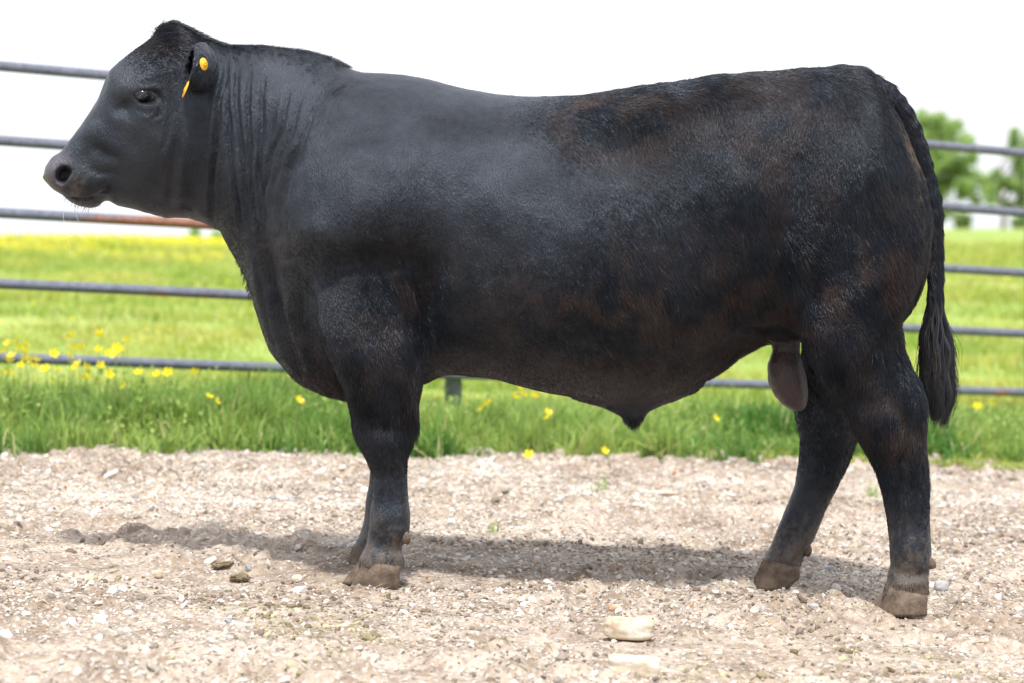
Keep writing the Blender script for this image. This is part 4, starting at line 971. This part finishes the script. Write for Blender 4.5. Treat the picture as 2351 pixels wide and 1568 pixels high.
# ------------------------------------------------------------------ tail switch
def switch():
    n_ = 4600; edgeL = [(600, 2132), (633, 2131), (706, 2121), (764, 2110), (808, 2109), (867, 2114), (925, 2128), (966, 2136)]; edgeR = [(600, 2163), (633, 2164), (691, 2170), (750, 2179), (808, 2191), (852, 2187), (925, 2184), (972, 2172)]
    eL = np.array(edgeL, float); eR = np.array(edgeR, float)
    lock = R.randint(0, 46, n_); lx = R.rand(46); ly = R.normal(0, 1, 46); le = np.clip(R.normal(.97, .09, 46), .6, 1.05); lp = R.uniform(0, 6, 46)
    v0 = R.uniform(600, 770, n_) ; v1_ = 700 + (966 - 700) * le[lock] * R.uniform(.7, 1.03, n_); v1_ = np.maximum(v1_, v0 + 50)
    t = np.linspace(0, 1, 10); vv = v0[:, None] + (v1_ - v0)[:, None] * t
    l, r_ = np.interp(vv, eL[:, 0], eL[:, 1]), np.interp(vv, eR[:, 0], eR[:, 1])
    fx = np.clip(lx[lock][:, None] + R.normal(0, .022, (n_, 1)) + .05 * np.sin(t * 5 + lp[lock][:, None]) + R.normal(0, .09, (n_, 1)) * t ** 2 + (R.rand(n_, 1) < .04) * R.normal(0, .35, (n_, 1)) * t ** 2, -.25, 1.3)
    fx0 = .5 + (fx - .5) * (.66 + .34 * t)
    uu = l + (r_ - l) * fx0
    rad = ws((r_ - l) / 2, Y0) * .8
    yy = Y0 + ly[lock][:, None] * .35 * rad * np.sqrt(np.clip(1 - (2 * fx0 - 1) ** 2, .05, 1)) * 1.6 + R.normal(0, .002, (n_, 1))
    P = np.stack([XX(uu, Y0), yy, ZZ(vv, Y0)], -1)
    P[..., 0] += .004 * np.sin(vv * .06 + lp[lock][:, None])
    c = np.array([.010, .010, .011]) * R.uniform(.5, 2.0, (n_, 1)) * R.uniform(.35, 2.4, 46)[lock][:, None] * np.ones(3)
    dr = R.rand(n_) < .03; c[dr] = (.12, .09, .05)
    return hair_obj('tail_switch', P, np.interp(t, [0, .7, 1], [.0006, .00055, .00015]), c, bull, hm)
switch()

P = []
for i in range(60):
    u_ = R.uniform(150, 235); v_ = np.interp(u_, [150, 161, 183, 209, 235], [448, 458, 470, 476, 468]) - R.uniform(0, 14); y_ = Y0 - R.uniform(.02, .075); q_ = np.linspace(0, 1, 5)
    P.append(np.stack([XX(u_, Y0) + R.normal(-.004, .006) * q_, y_ - .01 * q_, ZZ(v_, Y0) - R.uniform(.012, .028) * q_], -1))
hair_obj('whiskers', np.array(P), np.array([.0004, .0004, .0003, .0002, .0001]), np.tile(np.array([[.05, .045, .04]]), (60, 1)), bull, hm)
# ------------------------------------------------------------------ hooves and dewclaws
hfm, n, b = mat_new('muddy_hoof')
a = noise(n, 30, 5, .7); a2 = noise(n, 120, 4, .7)
r = ramp(n, a.outputs[0], [(.3, (.05, .034, .024)), (.5, (.115, .08, .056)), (.7, (.20, .15, .11))])
n.links.new(r.outputs[0], b.inputs['Base Color']); b.inputs['Roughness'].default_value = .75; bump(n, b, a2.outputs[0], .004, .8)
def hoof(Y, toe, heel, vb, vtf, vtr, utf, utr, hy, parent=bull):
    """toe/heel u at the sole (v = vb), top front (utf, vtf) and top rear (utr, vtr)"""
    ns, nr = 28, 8; V = []
    for i in range(nr):
        t = i / (nr - 1)
        uf = toe + (utf + 5 - toe) * t ** 1.05; ur = heel + (utr - heel) * t; vf = vb + (vtf - vb) * t; vr = vb + (vtr - vb) * t
        w_ = hy * (1.05 - .22 * t) * (1 if i < nr - 1 else .93)
        for k in range(ns):
            a = 2 * math.pi * k / ns; c, s = math.cos(a), math.sin(a)
            e = 2 / 2.5; cx = math.copysign(abs(c) ** e, c); sy = math.copysign(abs(s) ** e, s)
            narrow = 1 - .6 * max(0, -cx) ** 2          # pointed toe
            f = (1 + cx) / 2
            uu = uf + (ur - uf) * f; vv = vf + (vr - vf) * f
            V.append((XX(uu, Y), Y + w_ * sy * narrow, ZZ(vv, Y)))
    V = np.array(V); I = np.arange(ns * nr).reshape(nr, ns); J = np.roll(I, -1, 1)
    F = np.stack([I[:-1], I[1:], J[1:], J[:-1]], -1).reshape(-1, 4)
    cb_ = V[:ns].mean(0); ct = V[-ns:].mean(0) + np.array([0, 0, .004]); V = np.concatenate([V, [cb_, ct]])
    cap = np.concatenate([np.stack([I[0], J[0], np.full(ns, ns * nr)], -1), np.stack([J[-1], I[-1], np.full(ns, ns * nr + 1)], -1)])
    d = fbm(V * 50, 2, 8) - .5; c0 = V.mean(0); V = V + unit(V - c0) * (d * .005 + .0007 * np.sin(V[:, 2] * 900))[:, None]
    return link('hoof', npmesh('hoof', V, [F, cap], True), parent, hfm)
hoof(7.155, 804, 913, 1352, 1285, 1299, 832, 922, .036)
hoof(7.225, 784, 896, 1340, 1282, 1292, 824, 914, .034)
hoof(7.585, 793, 888, 1306, 1252, 1266, 812, 886, .034); hoof(7.655, 788, 876, 1302, 1250, 1262, 808, 878, .034)
hoof(7.155, 2009, 2127, 1411, 1348, 1366, 2038, 2130, .036)
hoof(7.225, 1990, 2108, 1398, 1350, 1360, 2032, 2120, .034)
hoof(7.575, 1724, 1832, 1352, 1284, 1302, 1752, 1838, .034); hoof(7.645, 1722, 1820, 1346, 1280, 1296, 1750, 1828, .034)
def dewclaw(u, v, Y, du, dv, r=.013):
    A_ = np.array([XX(u, Y), Y, ZZ(v, Y)]); B_ = np.array([XX(u + du, Y), Y, ZZ(v + dv, Y)])
    t = np.linspace(0, 1, 8)[:, None]; V, F = pipe(A_ + (B_ - A_) * t, r * np.array([.9, 1.05, 1.1, 1.1, 1.05, .92, .65, .2]), 14)
    return link('dewclaw', npmesh('dewclaw', V, F, True), bull, hfm)
dewclaw(921, 1222, 7.165, 17, 27, .0145); dewclaw(919, 1220, 7.215, 12, 22, .015)
dewclaw(893, 1210, 7.60, 15, 22, .014); dewclaw(890, 1208, 7.64, 10, 18, .014)
dewclaw(2122, 1284, 7.17, 26, 19, .014); dewclaw(2118, 1282, 7.215, 22, 18, .014)
dewclaw(1847, 1252, 7.59, 10, 26, .0145); dewclaw(1846, 1250, 7.64, 7, 22, .015)

# ------------------------------------------------------------------ eye, lashes, ear tags, saliva
em, n, b = mat_new('dark_eye'); b.inputs['Base Color'].default_value = (.008, .007, .008, 1); b.inputs['Roughness'].default_value = .12
def ball(name, c, r, mat, parent, sc=(1, 1, 1)):
    th = np.linspace(0, math.pi, 14); ph = np.linspace(0, 2 * math.pi, 24, endpoint=False)
    V = np.array([(math.sin(a) * math.cos(p), math.sin(a) * math.sin(p), math.cos(a)) for a in th for p in ph]) * r * np.array(sc) + np.array(c)
    I = np.arange(14 * 24).reshape(14, 24); J = np.roll(I, -1, 1)
    return link(name, npmesh(name, V, np.stack([I[:-1], I[1:], J[1:], J[:-1]], -1).reshape(-1, 4)), parent, mat)
for sg in (-1, 1):
    ball('eye', (XX(342, Y0), Y0 + sg * .1285, ZZ(223, Y0)), .021, em, bull, (1.05, 1, .85))
n_ = 26; a_ = np.linspace(0, 1, n_); Yl = 7.258
P = []
for i in range(n_):
    uu = 322 + 38 * a_[i] + R.normal(0, 1); vv = 215 - 7 * math.sin(math.pi * a_[i]) + R.normal(0, 1)
    t = np.linspace(0, 1, 5); fan = (a_[i] - .5) * 10
    P.append(np.stack([XX(uu + fan * t - 2 * t, Yl), Yl - .004 - .016 * t, ZZ(vv + 15 * t * R.uniform(.8, 1.2), Yl)], -1))
hair_obj('eyelashes', np.array(P), np.array([.0003, .0003, .00025, .0002, .0001]), np.tile(np.array([[.06, .06, .065]]), (n_, 1)), bull, hm)
tm, n, b = mat_new('yellow_ear_tag_plastic'); b.inputs['Base Color'].default_value = (.80, .42, .012, 1); b.inputs['Roughness'].default_value = .4
def disc(name, c, nrm, r, th_, label, sx=1.):
    nrm = unit(np.array(nrm, float)); a = unit(np.cross(nrm, [0, 0, 1.])); b2 = np.cross(nrm, a); V = []
    prof = [(0.0, .5), (.16, .5), (.2, 1.2), (.28, 1.2), (.32, .5), (.9, .5), (1.0, .15), (1.0, -.3), (.9, -.5), (0, -.5)]
    for (rr_, h) in prof:
        for k in range(28):
            p = 2 * math.pi * k / 28; V.append(np.array(c) + nrm * h * th_ + (a * math.cos(p) * sx + b2 * math.sin(p)) * rr_ * r)
    I = np.arange(len(prof) * 28).reshape(len(prof), 28); J = np.roll(I, -1, 1)
    o = link(name, npmesh(name, np.array(V), np.stack([I[:-1], I[1:], J[1:], J[:-1]], -1).reshape(-1, 4), True), bull, tm); o['label'] = label; return o
YT = 7.117
disc('ear_tag', (XX(468, YT), YT, ZZ(147, YT)), (.90, -.50, .12), .0165, .0035, 'round yellow button tag pinned through the back of the ear')
YT = 7.145
disc('ear_tag', (XX(426, YT), YT, ZZ(205, YT)), (-.93, -.22, .36), .023, .003, 'yellow tag seen edge on below the ear opening')
sm_, n, b = mat_new('saliva'); b.inputs['Base Color'].default_value = (.8, .8, .8, 1); b.inputs['Roughness'].default_value = .1; b.inputs['Transmission Weight'].default_value = .3
for pl in ([(172, 470), (172, 482), (175, 495), (180, 508)], [(150, 452), (145, 480), (146, 505), (153, 535), (161, 572)]):
    P = np.array([(XX(a_, 7.34), 7.34, ZZ(b_, 7.34)) for a_, b_ in pl]); tq = np.linspace(0, len(P) - 1, 20); P = np.stack([np.interp(tq, range(len(P)), P[:, k]) for k in range(3)], -1)
    V, F = pipe(P, np.array([.0004] * 19 + [.0012]), 6); link('saliva_strand', npmesh('saliva_strand', V, F), bull, sm_)
